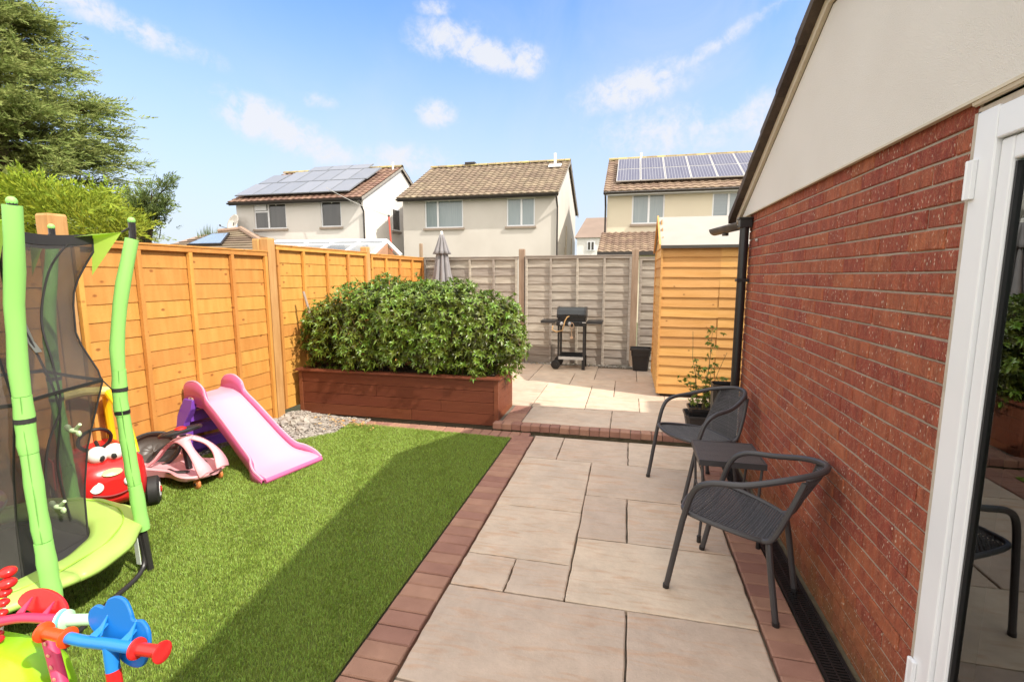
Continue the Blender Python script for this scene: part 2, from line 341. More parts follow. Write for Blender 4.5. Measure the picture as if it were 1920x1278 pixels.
b = MB(); b.b2((.805, -1.3, -.05), (.97, 4.74, -.014)); b.b2((-1.3, 4.78, -.05), (.95, 4.86, Z2-.07)); struct(b.build('concrete_haunch', MUD))
# --- channel drain against the house wall
dr = thing('channel_drain', 'long black plastic channel drain with slotted grating at the foot of the brick wall', 'drain', (.87, 1.7, 0))
m = MB(); m.b2((.816, -1.2, -.10), (.822, 4.55, .001)); m.b2((.922, -1.2, -.10), (.93, 4.55, .001)); m.b2((.816, -1.2, -.11), (.93, 4.55, -.095)); m.build('channel', BLACK_P, dr)
m = MB(); y = -1.2
m.b2((.823, -1.2, -.012), (.829, 4.55, -.002)); m.b2((.915, -1.2, -.012), (.921, 4.55, -.002)); m.b2((.869, -1.2, -.012), (.875, 4.55, -.0025))
while y < 4.54:
    m.b2((.829, y, -.012), (.869, y+.007, -.003)); m.b2((.875, y, -.012), (.915, y+.007, -.003)); y += .016
m.build('grating', BLACK_P, dr)

# --- artificial grass
GRASS = mat('artificial_grass_fibre', (.235, .345, .05), (.31, .40, .075), .42, 1.6, 0, rnd=.38, spec=.35, trans=.22, contrast=1.2)
TURF = mat('turf_backing', (.08, .115, .015), (.11, .14, .02), .9, 30, .8, 90)
b = MB(); b.add([(x, y, -.004) for x, y in LAWN], [tuple(range(len(LAWN)))]); struct(b.build('lawn_base', TURF))
def inpoly(x, y, P):
    r = np.zeros(len(x), bool); j = len(P)-1
    for i in range(len(P)):
        xi, yi = P[i]; xj, yj = P[j]
        c = ((yi > y) != (yj > y)) & (x < (xj-xi)*(y-yi)/(yj-yi+1e-12)+xi); r ^= c; j = i
    return r
def blades(n, y0, y1, wid):
    x = RNG.uniform(-3.66, -1.10, n); y = RNG.uniform(y0, y1, n); k = inpoly(x, y, LAWN); x, y = x[k], y[k]; n = len(x)
    h = RNG.uniform(.008, .015, n); w = RNG.uniform(.7, 1.2, n)*wid; th = RNG.uniform(0, 2*np.pi, n)
    cl = np.sin(x*71+np.sin(y*47)*2)*np.sin(y*63+np.sin(x*39)*2.2)*.7+.3*np.sin(x*9+y*5)      # tufts lean together
    ld = th*.55 + cl*2.6; lean = RNG.uniform(.002, .014, n)
    dx, dy = np.cos(th)*w/2, np.sin(th)*w/2; lx, ly = np.cos(ld)*lean, np.sin(ld)*lean
    V = np.zeros((n, 5, 3))
    V[:, 0] = np.stack([x-dx, y-dy, np.full(n, -.004)], 1); V[:, 1] = np.stack([x+dx, y+dy, np.full(n, -.004)], 1)
    V[:, 2] = np.stack([x+dx*.9+lx*.35, y+dy*.9+ly*.35, h*.62], 1); V[:, 3] = np.stack([x-dx*.9+lx*.35, y-dy*.9+ly*.35, h*.62], 1)
    V[:, 4] = np.stack([x+lx, y+ly, h*.92], 1); return V
VV = np.concatenate([blades(190000, 0.6, 2.3, .0022), blades(170000, 2.3, 4.7, .0028), blades(30000, -1.2, .6, .003)]); n = len(VV); base = np.arange(n)[:, None]*5
o = fastmesh('artificial_grass', VV.reshape(-1, 3), [base+np.array([[0, 1, 2, 3]]), base+np.array([[3, 2, 4]])], np.tile(RNG.random(n), 2), GRASS)
tag(o, 'bright green artificial grass covering the lawn beside the patio', 'grass'); o['kind'] = 'stuff'

# --- rubble and gravel
STONE = mat('rubble_stone', (.44, .40, .35), (.29, .26, .23), .9, 8, .8, 60, rnd=.25)
def rock(mb, c, r, flat=.6):
    vs = []; n = 7
    rot = Matrix.Rotation(random.uniform(0, 6.3), 3, 'Z') @ Matrix.Rotation(random.uniform(-.5, .5), 3, 'X')
    for i in range(1, 4):
        for j in range(n):
            a = math.pi*i/4; w = 2*math.pi*j/n+i*.3; k = r*random.uniform(.75, 1.2)
            vs.append(rot @ Vector((k*math.sin(a)*math.cos(w), k*.75*math.sin(a)*math.sin(w), k*flat*math.cos(a))))
    vs = [Vector((0, 0, r*flat))] + vs + [Vector((0, 0, -r*flat))]; vs = [v+Vector(c) for v in vs]
    fs = [(0, 1+j, 1+(j+1) % n) for j in range(n)] + [(1+i*n+j, 1+(i+1)*n+j, 1+(i+1)*n+(j+1) % n, 1+i*n+(j+1) % n) for i in range(2) for j in range(n)] + [(22, 15+(j+1) % n, 15+j) for j in range(n)]
    mb.add(vs, fs)
def mound(x, y): return .075*math.exp(-((x+3.42)/.24)**2-((y-4.35)/.28)**2) + .05*math.exp(-((x+3.62)/.2)**2-((y-4.7)/.2)**2) + .004
rows = []
for i in range(46):
    rw = []
    for j in range(46):
        x = -3.88+1.05*i/45; y = 3.65+1.2*j/45
        x = min(x, -2.86); rw.append((x, y, mound(x, y)+random.uniform(-.007, .007)-.012))
    rows.append(rw)
b = MB(); b.grid(rows); struct(b.build('rubble_ground', STONE, smooth=True))
b = MB()
for i in range(1500):
    x, y = random.uniform(-3.8, -2.75), random.uniform(3.72, 4.82)
    inl = inpoly(np.array([x]), np.array([y]), LAWN)[0]
    if inl or y > 4.80: continue
    rock(b, (x, y, mound(x, y)), random.uniform(.006, .018))
for i in range(16):
    x, y = random.gauss(-3.43, .11), random.gauss(4.28, .12)
    rock(b, (x, y, mound(x, y)+.01), random.uniform(.04, .075), .75)
for i in range(700):
    x = random.uniform(-3.86, -3.67); y = random.uniform(1.0, 3.8); rock(b, (x, y, .0), random.uniform(.006, .018))
for i in range(900):
    x = random.uniform(-3.6, .9); rock(b, (x, random.uniform(8.22, 8.40), Z2), random.uniform(.008, .02))
o = tag(b.build('rubble_stones', STONE), 'loose pale rubble and gravel in the corner by the planter and along the fence foot', 'gravel'); o['kind'] = 'stuff'
LEAFDRY = mat('dry_leaf', (.55, .34, .13), (.40, .22, .08), .7, 20)
b = MB()
for i in range(70):
    if i < 55: x, y = random.gauss(-2.95, .2), random.gauss(4.52, .1)
    else: x, y = random.uniform(-3.6, -1), random.uniform(8.05, 8.3)
    z = (.03 if y < 5 else Z2+.012)+mound(x, y); w = random.uniform(0, 6.3); s_ = random.uniform(.015, .03)
    u = Vector((math.cos(w), math.sin(w), random.uniform(-.3, .3)))*s_; v = Vector((-math.sin(w), math.cos(w), random.uniform(-.3, .5)))*s_*.5; c = Vector((x, y, z))
    b.add([c-u, c+v+Vector((0, 0, .006)), c+u, c-v+Vector((0, 0, .004))], [(0, 1, 2), (0, 2, 3)])
o = tag(b.build('fallen_leaves', LEAFDRY), 'dry tan fallen leaves scattered on the rubble by the planter', 'leaves'); o['kind'] = 'stuff'

# ================================================================== OWN HOUSE (brick wall on the right)
XW = .96; HB = 2.10; YE = 4.47; YD = 1.735
BRICK = mat('rustic_red_brick', (.42, .112, .058), (.26, .062, .036), .85, 30, .0, 40, (1, 1, .35), .13, .3, detail=8, contrast=1.4)
def brick_detail(m):
    N, L, b = nodes_of(m); src = b.inputs['Base Color'].links[0].from_socket
    tc = N.new('ShaderNodeTexCoord'); mp = N.new('ShaderNodeMapping'); mp.inputs['Scale'].default_value = (1, 1.5, .6); L.new(tc.outputs['Object'], mp.inputs[0])
    n = N.new('ShaderNodeTexNoise'); n.inputs['Scale'].default_value = 50; n.inputs['Detail'].default_value = 4; n.inputs['Distortion'].default_value = 3.2; L.new(mp.outputs[0], n.inputs[0])
    mr = N.new('ShaderNodeMapRange'); L.new(n.outputs[0], mr.inputs[0]); mr.inputs[1].default_value = .54; mr.inputs[2].default_value = .66; mr.inputs[4].default_value = .8
    mx = N.new('ShaderNodeMix'); mx.data_type = 'RGBA'; L.new(mr.outputs[0], mx.inputs[0]); L.new(src, mx.inputs[6]); mx.inputs[7].default_value = (.45, .20, .115, 1)
    v = N.new('ShaderNodeTexVoronoi'); v.inputs['Scale'].default_value = 55; v.inputs['Randomness'].default_value = 1; L.new(mp.outputs[0], v.inputs[0])
    m2 = N.new('ShaderNodeMapRange'); L.new(v.outputs['Distance'], m2.inputs[0]); m2.inputs[1].default_value = .12; m2.inputs[2].default_value = .22; m2.inputs[3].default_value = 1; m2.inputs[4].default_value = 0
    n2 = N.new('ShaderNodeTexNoise'); n2.inputs['Scale'].default_value = 7; L.new(tc.outputs['Object'], n2.inputs[0])
    m3 = N.new('ShaderNodeMapRange'); L.new(n2.outputs[0], m3.inputs[0]); m3.inputs[1].default_value = .40; m3.inputs[2].default_value = .58
    mm = N.new('ShaderNodeMath'); mm.operation = 'MULTIPLY'; L.new(m2.outputs[0], mm.inputs[0]); L.new(m3.outputs[0], mm.inputs[1])
    mx2 = N.new('ShaderNodeMix'); mx2.data_type = 'RGBA'; L.new(mm.outputs[0], mx2.inputs[0]); L.new(mx.outputs[2], mx2.inputs[6]); mx2.inputs[7].default_value = (.70, .56, .43, 1)
    sz = N.new('ShaderNodeSeparateXYZ'); L.new(tc.outputs['Object'], sz.inputs[0]); az_ = N.new('ShaderNodeMapRange'); L.new(sz.outputs[2], az_.inputs[0]); az_.inputs[1].default_value = .30; az_.inputs[2].default_value = .02; az_.inputs[4].default_value = .8
    an = N.new('ShaderNodeMath'); an.operation = 'MULTIPLY'; L.new(az_.outputs[0], an.inputs[0]); L.new(n2.outputs[0], an.inputs[1])
    mx4 = N.new('ShaderNodeMix'); mx4.data_type = 'RGBA'; L.new(an.outputs[0], mx4.inputs[0]); L.new(mx2.outputs[2], mx4.inputs[6]); mx4.inputs[7].default_value = (.16, .12, .035, 1)
    L.new(mx4.outputs[2], b.inputs['Base Color'])
    bp = N.new('ShaderNodeBump'); bp.inputs['Strength'].default_value = 1.0; bp.inputs['Distance'].default_value = .011; L.new(n.outputs[0], bp.inputs['Height']); L.new(bp.outputs[0], b.inputs['Normal'])
brick_detail(BRICK)
HOUSE = thing('brick_house', 'red brick bungalow wall with cream gable and white patio door at right', 'house', (XW, 1.7, 0))
bw = MB(); ch = .0700; bl = .2110; row = 0
def brick(x, y0, y1, z0, z1):
    c = .004; q = lambda: random.uniform(-.0015, .0015); x += random.uniform(-.002, .002)
    bw.add([(x+.03, y0, z0), (x+.03, y1, z0), (x+.03, y1, z1), (x+.03, y0, z1), (x+c, y0+q(), z0+q()), (x+c, y1+q(), z0+q()), (x+c, y1+q(), z1+q()), (x+c, y0+q(), z1+q()), (x, y0+c, z0+c), (x, y1-c, z0+c), (x, y1-c, z1-c), (x, y0+c, z1-c)],
           [(0, 1, 5, 4), (1, 2, 6, 5), (2, 3, 7, 6), (3, 0, 4, 7), (4, 5, 9, 8), (5, 6, 10, 9), (6, 7, 11, 10), (7, 4, 8, 11), (8, 9, 10, 11)][::1])
z = -.07
while z < HB-.01:
    y = YE; k = 0
    if row % 2: brick(XW, y-.1025, y, z+.0038, z+ch-.0038); y -= .1025+.006
    while y > YD+.03:
        y0 = max(y-.205, YD+.012)
        if y-y0 > .03: brick(XW, y0, y, z+.0038, z+ch-.0038)
        y -= bl
    row += 1; z += ch
bw.build('brickwork', BRICK, HOUSE)
m = MB(); m.b2((XW+.006, YD, -.1), (XW+.10, YE-.008, HB)); m.build('mortar', mat('grey_mortar', (.44, .36, .28), (.33, .27, .21), .95, 40, .6, 150), HOUSE)
m = MB(); m.b2((XW+.03, -7, -.1), (XW+.12, -.35, HB)); m.b2((XW+.10, YE-.11, -.1), (9, YE-.006, HB)); m.b2((9, -7, -.1), (9.1, YE-.01, HB)); m.b2((XW+.04, -7, -.1), (9, -6.9, HB)); m.build('rear_walls', mat('plain_brick', (.30, .085, .045), None, .9, 30, .3, 60), HOUSE)
# gable render
RENDER = mat('cream_smooth_render', (.72, .68, .625), (.655, .61, .55), .9, 1.6, .5, 200, detail=8)
def zin(y): return 2.11+.462*(4.66-y)
PK = 2.90; NEAR = (3.02-2.72)/2.4       # ridge position and the shallow near slope
def prof(y, off=0): return (2.11+.465*(4.80-y) if y > PK else 2.11+.465*(4.80-PK)-.118*(PK-y))+off
m = MB(); ys = [4.655, 3.8, PK, 1.5, 0, -2, -7]
m.prism([(XW-.022, 4.655, HB-.004)] + [(XW-.022, y, max(HB, prof(y)-.068 + (.0))) for y in ys] + [(XW-.022, -7, HB-.004)], (.06, 0, 0)); m.build('gable', RENDER, HOUSE)
m = MB(); m.b2((XW-.026, -7, HB-.012), (XW-.006, 4.655, HB-.003)); m.build('render_bead', mat('cream_bead', (.62, .54, .40)), HOUSE)
CREAM = mat('cream_painted_board', (.60, .52, .40), (.55, .47, .36), .6, 5)
m = MB()
for y0, y1 in ((4.80, PK), (PK, -7)):
    m.prism([(XW-.045, y0, prof(y0)-.062), (XW-.045, y1, prof(y1)-.062), (XW-.045, y1, prof(y1)), (XW-.045, y0, prof(y0))], (.022, 0, 0))
m.build('bargeboard', CREAM, HOUSE)
VERGE = mat('mortared_verge', (.10, .072, .055), (.05, .035, .03), .9, 12, .6, 60, rnd=.2)
m = MB(); y = 4.86; i = 0
while y > -6.5:     # verge tiles, each course stepped
    y1 = max(y-.335, PK) if y > PK+.01 else y-.335
    z0, z1 = prof(y), prof(y1)
    m.prism([(.862+random.uniform(-.004, .004), y+.03, z0-.002-.012), (.862, y1, z1-.002), (.862, y1, z1+.045), (.862, y+.03, z0+.064-.012)], (.12, 0, 0)); y = y1
m.build('verge', VERGE, HOUSE)
m = MB()
for y0, y1 in ((4.90, PK), (PK, -7)):
    m.prism([(.975, y0, prof(y0)), (.975, y1, prof(y1)), (.975, y1, prof(y1)+.05), (.975, y0, prof(y0)+.05)], (8.2, 0, 0))
m.build('roof', mat('dark_roof_tile', (.11, .07, .055), (.07, .045, .035), .9, 5, .5, 20), HOUSE)
m = MB(); m.b2((5.0, -7, 2.2), (9.1, 4.4, 4.85)); m.build('upper_storey', RENDER, HOUSE)
m = MB(); m.prism([(4.75, -7.2, 4.85), (7.05, -7.2, 6.0), (9.35, -7.2, 4.85)], (0, 11.75, 0)); m.build('upper_roof', MC['dark_roof_tile'], HOUSE)
# door frame and glass: opening from YD to -.30
m = MB()
fx = XW-.012
m.b2((fx, YD-.098, .02), (fx+.07, YD-.012, 2.055)); m.b2((fx, -.33, .02), (fx+.07, -.25, 2.055)); m.b2((fx, -.249, 1.965), (fx+.068, YD-.0985, 2.05)); m.b2((fx, -.249, .0), (fx+.069, YD-.0985, .09))
m.build('door_frame', WHITE_P, HOUSE, bevel=.004)
m = MB(); m.b2((fx+.012, YD-.150, .085), (fx+.06, YD-.1, 1.962)); m.b2((fx+.012, .74, .085), (fx+.06, .80, 1.962)); m.b2((fx+.0121, .801, 1.90), (fx+.059, YD-.151, 1.961)); m.b2((fx+.0122, .801, .086), (fx+.058, YD-.151, .16))
DOOR = m.build('door', WHITE_P, HOUSE, bevel=.006)
m = MB(); m.b2((fx+.02, YD-.158, .165), (fx+.05, YD-.15, 1.895)); m.build('seal', BLACK_P, DOOR)
m = MB(); m.tube([(fx+.0, .80-.03+.0, 1.02), (fx-.045, .77, 1.02), (fx-.05, .80, 1.02), (fx-.05, .90, 1.02)], .011, 10); m.b2((fx-.0, .757, .93), (fx+.012, .783, 1.13)); m.build('handle', WHITEP, DOOR, smooth=True)
for zz in (1.87, .30):
    m = MB(); m.b2((fx-.014, YD-.040, zz-.055), (fx+.0, YD-.018, zz+.055)); m.tube([(fx-.008, YD-.014, zz-.055), (fx-.008, YD-.014, zz+.055)], .008, 10); m.build('hinge', WHITE_P, HOUSE, bevel=.003)
m = MB(); m.b2((XW-.004, YD-.012, .0), (XW+.05, YD+.014, HB-.04)); m.b2((XW-.004, -.3, 2.052), (XW+.03, YD, 2.07)); m.build('sealant', mat('door_sealant', (.56, .48, .40), (.42, .36, .28), .8, 30, .5, 60), HOUSE)
m = MB(); m.tube([(XW-.012, -.3, 2.086), (XW-.012, YD, 2.086)], .011, 8); m.build('drip_rail', CREAM, HOUSE)
gm = bpy.data.materials.new('window_glass'); gm.use_nodes = True; N = gm.node_tree.nodes; L = gm.node_tree.links; N.remove(N['Principled BSDF'])
gl = N.new('ShaderNodeBsdfGlossy'); gl.inputs[0].default_value = (.9, .95, .95, 1); gl.inputs['Roughness'].default_value = .0
tr = N.new('ShaderNodeBsdfTransparent'); tr.inputs[0].default_value = (.80, .86, .84, 1); fr = N.new('ShaderNodeFresnel'); fr.inputs[0].default_value = 2.4
mx = N.new('ShaderNodeMixShader'); L.new(fr.outputs[0], mx.inputs[0]); L.new(tr.outputs[0], mx.inputs[1]); L.new(gl.outputs[0], mx.inputs[2]); L.new(mx.outputs[0], N['Material Output'].inputs[0]); GLASS = gm
m = MB(); m.b2((fx+.03, .79, .155), (fx+.04, YD-.148, 1.905)); m.build('pane', GLASS, DOOR)
m = MB(); m.b2((fx+.031, -.25, .09), (fx+.041, .74, 1.965)); m.build('side_pane', GLASS, HOUSE)
m = MB(); m.b2((XW+.07, -.8, -.02), (4.5, 2.6, .0)); m.build('inside_floor', mat('grey_carpet', (.23, .20, .17), None, .95, 60, .3, 200), HOUSE)
m = MB(); m.b2((4.5, -.8, 0), (4.55, 2.6, 2.1)); m.b2((XW+.11, 2.6, 0), (4.5, 2.65, 2.1)); m.b2((XW+.12, -.85, 0), (4.5, -.8, 2.1)); m.b2((XW+.1, -.8, 2.1), (4.5, 2.6, 2.12)); m.build('inside_walls', mat('inside_wall', (.30, .25, .20), None, .9), HOUSE)
cu = MB(); rows = []
for k in range(2):
    rows.append([(XW+.16+.025*math.sin(i*1.1), 1.66-.011*i, .05 if k == 0 else 2.0) for i in range(22)])
cu.grid(rows); cu.build('curtain', mat('beige_curtain', (.50, .44, .34), (.40, .34, .26), .9, 20), HOUSE, smooth=True, solid=.003)
# gutter, hopper and downpipe
m = MB(); m.tube([(.905, 4.40, .02), (.905, 4.40, 1.99)], .036, 16); dp = m.build('downpipe', BLACK_P, HOUSE, smooth=True)
m = MB(); m.b2((.86, 4.355, 1.985), (.955, 4.445, 2.055)); m.b2((.85, 4.345, 2.05), (.958, 4.455, 2.068)); m.build('hopper', BLACK_P, HOUSE, bevel=.004)
for zz in (.55, 1.55):
    m = MB(); m.b2((.862, 4.362, zz), (.957, 4.438, zz+.025)); m.build('pipe_clip', BLACK_P, dp, bevel=.002)
GUT = mat('dusty_black_gutter', (.045, .038, .034), (.10, .08, .065), .5, 10)
m = MB(); A = Vector((.90, 4.44, 2.035)); B = Vector((.775, 5.02, 2.03)); t = (B-A).normalized(); s_ = Vector((t.y, -t.x, 0)); rows = []
for P in (A, B):
    rows.append([P + s_*math.cos(w)*.055 + Vector((0, 0, 1))*(-math.sin(w)*.055) for w in np.linspace(0, math.pi, 12)])
m.grid(rows); m.add(rows[1], [tuple(range(12))]); m.build('gutter', GUT, HOUSE, smooth=True, solid=.004)
m = MB(); m.tube([(.83, 4.80, 2.0), (.83, 4.80, 1.955)], .028, 12); m.build('gutter_bracket', GUT, HOUSE)
m = MB(); m.ball((XW-.012, 4.16, 1.87), .012, 10); m.build('wall_screw', mat('zinc_metal', (.5, .48, .45), metal=.8), HOUSE)

# ================================================================== FENCES
def fence_panel(name, label, cat, loc, rz, L_, H_, wood, wave, group, nb=13, seed=1, bat=3):
    """local frame: along +x, seen face towards -y"""
    rnd = random.Random(seed); t = thing('timber_fence', label, 'fence', loc, rz, group); hb = (H_-.06)/nb; mb = MB()
    for i in range(nb):
        z0 = .03+i*hb; n = 14; low = []; ph = rnd.uniform(0, 6); am = wave*rnd.uniform(.4, 1.2); f1 = rnd.uniform(1.5, 4.5)
        vs = []; r_ = rnd.random()
        for k in range(n+1):
            x = .01+(L_-.02)*k/n; zb = z0-.018+am*math.sin(f1*x+ph)+am*.5*math.sin(f1*2.7*x+ph*2)+rnd.uniform(-.0015, .0015); zt = z0+hb+.004
            bow = rnd.uniform(-.0015, .0015)
            vs += [(x, (-.013 if wood is ORANGE else -.020)+bow, zb), (x, -.005+bow, zt), (x, .004, zt), (x, -.008, zb)]
        fs = []
        for k in range(n):
            a = 4*k; fs += [(a, a+4, a+5, a+1), (a+3, a+2, a+6, a+7), (a, a+3, a+7, a+4), (a+1, a+5, a+6, a+2)]
        fs += [(0, 1, 2, 3), (4*n+3, 4*n+2, 4*n+1, 4*n)]
        mb.add(vs, fs, r_)
    mb.build('boards', wood, t, world=False)
    m = MB(); m.b2((0, -.045, H_-.045), (L_, -.018, H_-.004)); m.b2((0, .006, H_-.045), (L_, .028, H_-.004)); m.build('top_rail', wood, t, world=False, bevel=.003)
    m = MB(); m.b2((-.004, -.052, H_-.004), (L_+.004, .034, H_+.012)); m.build('capping', wood, t, world=False, bevel=.003)
    xs = [.022] + [L_*(k+1)/(bat+1) for k in range(bat)] + [L_-.022]
    for x in xs:
        m = MB(); x += rnd.uniform(-.004, .004)
        m.prism([(x-.021, -.018, .02), (x+.021, -.018, .02), (x+.017, -.046, .02), (x-.017, -.046, .02)], (0, 0, H_-.066), rnd.random()); m.build('batten', wood, t, world=False)
    m = MB(); m.b2((0, .006, 0), (L_, .03, .05)); m.build('bottom_rail', wood, t, world=False)
    return t
def fx_(y): return -3.80+(y-4.59)*.0366
def post(loc, h, w, m_, label, group, rz=0, two=False):
    t = thing('fence_post', label, 'fence post', loc, rz, group)
    m = MB(); m.box((0, 0, h/2), (w, w, h)); m.build('shaft', m_, t, world=False, bevel=.006)
    m = MB(); m.box((0, 0, h+.004), (w*.96, w*.96, .012), taper=.9); m.build('top', m_, t, world=False)
    return t
RZ = math.pi/2-.0366
GO = 'orange panels of the side fence'
fence_panel('fence_panel', 'orange fence panel behind the trampoline, partly seen through its net', 'fence panel', (fx_(.72), .72, .0), RZ, 1.83, 1.845, ORANGE, .0015, GO, seed=3)
fence_panel('fence_panel', 'orange fence panel directly behind the pink slide and pale pink ride-on', 'fence panel', (fx_(2.69), 2.69, .0), RZ, 1.84, 1.85, ORANGE, .0018, GO, seed=4)
fence_panel('fence_panel', 'orange fence panel above the left end of the leafy hedge', 'fence panel', (fx_(4.66), 4.66, .075), RZ, 1.80, 1.85, ORANGE, .0015, GO, seed=5)
fence_panel('fence_panel', 'orange fence panel furthest back, ending at the grey corner post', 'fence panel', (fx_(6.57), 6.57, .06), RZ, 1.76, 1.85, ORANGE, .0015, GO, seed=6)
GP = 'timber posts of the side fence'
post((fx_(2.62)-.015, 2.615, -.05), 2.06, .12, POSTW, 'timber fence post rising above the trampoline net beside the dark conifers', GP, RZ)
post((fx_(4.59)-.005, 4.592, -.05), 2.04, .105, POSTW, 'timber fence post standing at the rubble corner left of the hedge', GP, RZ)
post((fx_(4.59)-.10, 4.56, -.05), 2.03, .075, POSTW, 'thin second timber post just behind the fence post at the rubble corner', GP, RZ)
post((fx_(6.49)-.005, 6.492, -.05), 2.05, .10, POSTW, 'timber fence post above the middle of the hedge', GP, RZ)
GG = 'weathered grey panels of the back fence'
fence_panel('fence_panel', 'grey weathered fence panel behind the hedge and closed parasol', 'fence panel', (-3.66, 8.44, .06), 0, 1.76, 1.86, GREYW, .005, GG, seed=11)
fence_panel('fence_panel', 'grey weathered fence panel standing behind the gas barbecue', 'fence panel', (-1.76, 8.42, .07), 0, 1.80, 1.86, GREYW, .006, GG, seed=12)
fence_panel('fence_panel', 'grey weathered fence panel half hidden by the wooden shed', 'fence panel', (.16, 8.44, .04), 0, 1.83, 1.85, GREYW, .006, GG, seed=13)
GQ = 'weathered posts of the back fence'
post((-1.83, 8.45, .0), 2.05, .10, GREYP, 'weathered grey fence post between the hedge and the barbecue', GQ)
post((.09, 8.45, .0), 2.03, .11, GREYP, 'brown weathered fence post between the barbecue and the shed', GQ)
t = post((-3.72, 8.44, .0), 2.17, .055, GREYP, 'thin grey stake in the fence corner, taller than both fences', GQ)

# ================================================================== PLANTER AND HEDGE
pt = thing('raised_planter', 'long reddish-brown timber planter box under the leafy hedge', 'planter', (-2.5, 5.05, 0))
PX0, PX1, PY0, PY1 = -3.70, -1.305, 4.845, 5.50
m = MB(); hb = .124
for i in range(4):
    for (x0, x1) in [[(-3.66, -2.30), (-2.296, -1.33)], [(-3.66, -1.95), (-1.946, -1.33)], [(-3.66, -2.72), (-2.716, -1.33)], [(-3.66, -1.33)]][i]:
        nr = 9; r_ = random.random(); z0 = .015+i*hb
        m.b2((x0, PY0+.004, z0), (x1, PY0+.03, z0+hb-.004), r_)
        for k in range(nr): zz = z0+.008+k*(hb-.018)/(nr-1); m.b2((x0, PY0, zz-.0035), (x1, PY0+.0045, zz+.0035), r_)
m.build('front_boards', REDW, pt)
m = MB()
for i in range(4):
    z0 = .015+i*hb; r_ = random.random(); m.b2((PX1-.03, PY0+.035, z0), (PX1-.004, PY1, z0+hb-.004), r_)
    for k in range(9): zz = z0+.008+k*(hb-.018)/8; m.b2((PX1-.005, PY0+.035, zz-.0035), (PX1, PY1, zz+.0035), r_)
    m.b2((PX0, PY0+.035, z0), (PX0+.03, PY1, z0+hb-.004), r_); m.b2((PX0+.03, PY1-.03, z0), (PX1-.03, PY1, z0+hb-.004), r_)
m.build('end_boards', REDW, pt)
for x in (PX0+.02, PX1-.02):
    m = MB(); m.b2((x-.024, PY0-.004, .0), (x+.024, PY0+.034, .51)); m.build('corner_post', REDW, pt, bevel=.003)
m = MB(); m.b2((PX0-.03, PY0-.03, .512), (PX1+.03, PY0+.055, .536)); m.b2((PX1-.055, PY0+.056, .512), (PX1+.03, PY1+.03, .536)); m.b2((PX0-.03, PY0+.056, .512), (PX0+.055, PY1+.03, .536)); m.b2((PX0+.056, PY1-.055, .512), (PX1-.056, PY1+.03, .536)); m.build('rim', REDW, pt, bevel=.003)
rows = [[(PX0+.04+(PX1-PX0-.08)*i/40, PY0+.04+(PY1-PY0-.08)*j/10, .485+random.uniform(0, .03)) for j in range(11)] for i in range(41)]
m = MB(); m.grid(rows); m.build('soil_fill', SOIL, pt)

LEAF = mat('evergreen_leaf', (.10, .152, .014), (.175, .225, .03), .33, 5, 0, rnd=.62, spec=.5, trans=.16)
hd = thing('hedge', 'dense rounded evergreen shrub with narrow glossy leaves growing in the planter', 'hedge', (-2.5, 5.25, .5))
def hedge_surface(n):
    """points and normals on a lumpy rounded block"""
    out = []
    cx, cy, cz = -2.44, 5.28, .98; hx, hy, hz = 1.31, .52, .50
    while len(out) < n:
        d = RNG.normal(size=3); d /= np.linalg.norm(d)
        if d[2] < -.75: continue
        e = 3.4; k = (abs(d[0]/hx)**e+abs(d[1]/hy)**e+abs(d[2]/hz)**e)**(-1/e); P = d*k
        # area weighting so the long front gets its share
        if RNG.random() > (k/1.5)**1.2+.08: continue
        nn = np.array([np.sign(P[i])*abs(P[i]/h)**(e-1)/h for i, h in enumerate((hx, hy, hz))]); nn /= np.linalg.norm(nn)
        lump = .04*math.sin(P[0]*7+1)*math.sin(P[2]*8+.5)+.02*math.sin(P[0]*3.1+P[2]*5)+.03*math.sin(P[0]*13+P[1]*9)+RNG.normal(0, .035)
        sh = -.09 if P[0] < -1.0 and P[2] > .2 else 0
        dep = RNG.random()**1.5*.30
        if P[2] < -.38 and P[1] < -.34: continue
        Q = P+nn*(lump-dep+.01)+np.array([cx, cy, cz])+np.array([0, 0, sh-.05*max(0, P[0]-.6)]); out.append((Q, nn, dep))
    return out
def rosette_leaves(pts, L0, W0, nl, up=.35, droop=.25):
    VS = []; RS = []
    for Q, nn, dep in pts:
        ax = nn+RNG.normal(0, .35, 3)+np.array([0, 0, up]); ax /= np.linalg.norm(ax)
        u = np.cross(ax, [0.3, .9, .2]); u /= np.linalg.norm(u); v = np.cross(ax, u); r0 = RNG.random()
        k = int(RNG.integers(nl-2, nl+3)); ph = RNG.random()*6
        for i in range(k):
            w = ph+2*math.pi*i/k+RNG.normal(0, .2); op = RNG.uniform(.5, 1.35)
            d = ax*math.cos(op)+(u*math.cos(w)+v*math.sin(w))*math.sin(op); d /= np.linalg.norm(d)
            sd = np.cross(d, ax); sd /= (np.linalg.norm(sd)+1e-9); nr = np.cross(sd, d)
            l = L0*RNG.uniform(.65, 1.15); wd = W0*RNG.uniform(.8, 1.2)
            b0 = Q+d*l*.05-nr*0; m1 = Q+d*l*.5+nr*l*.06; tip = Q+d*l-np.array([0, 0, l*droop*RNG.random()])-nr*l*.08
            VS += [b0, m1+sd*wd+nr*wd*.35, m1, m1-sd*wd+nr*wd*.35, tip]; RS.append(np.clip(.5+.35*(r0-.5)+RNG.normal(0, .15)+(.18 if dep < .04 else -.26), 0, 1))  # leaves darkened by depth, outermost lightened: shade put into their colour
    V = np.array(VS); n = len(RS); b = np.arange(n)[:, None]*5
    F = np.concatenate([b+np.array([[0, 1, 2]]), b+np.array([[0, 2, 3]]), b+np.array([[1, 4, 2]]), b+np.array([[2, 4, 3]])])
    return V, F, np.tile(np.array(RS), 4)
pts = hedge_surface(7800)
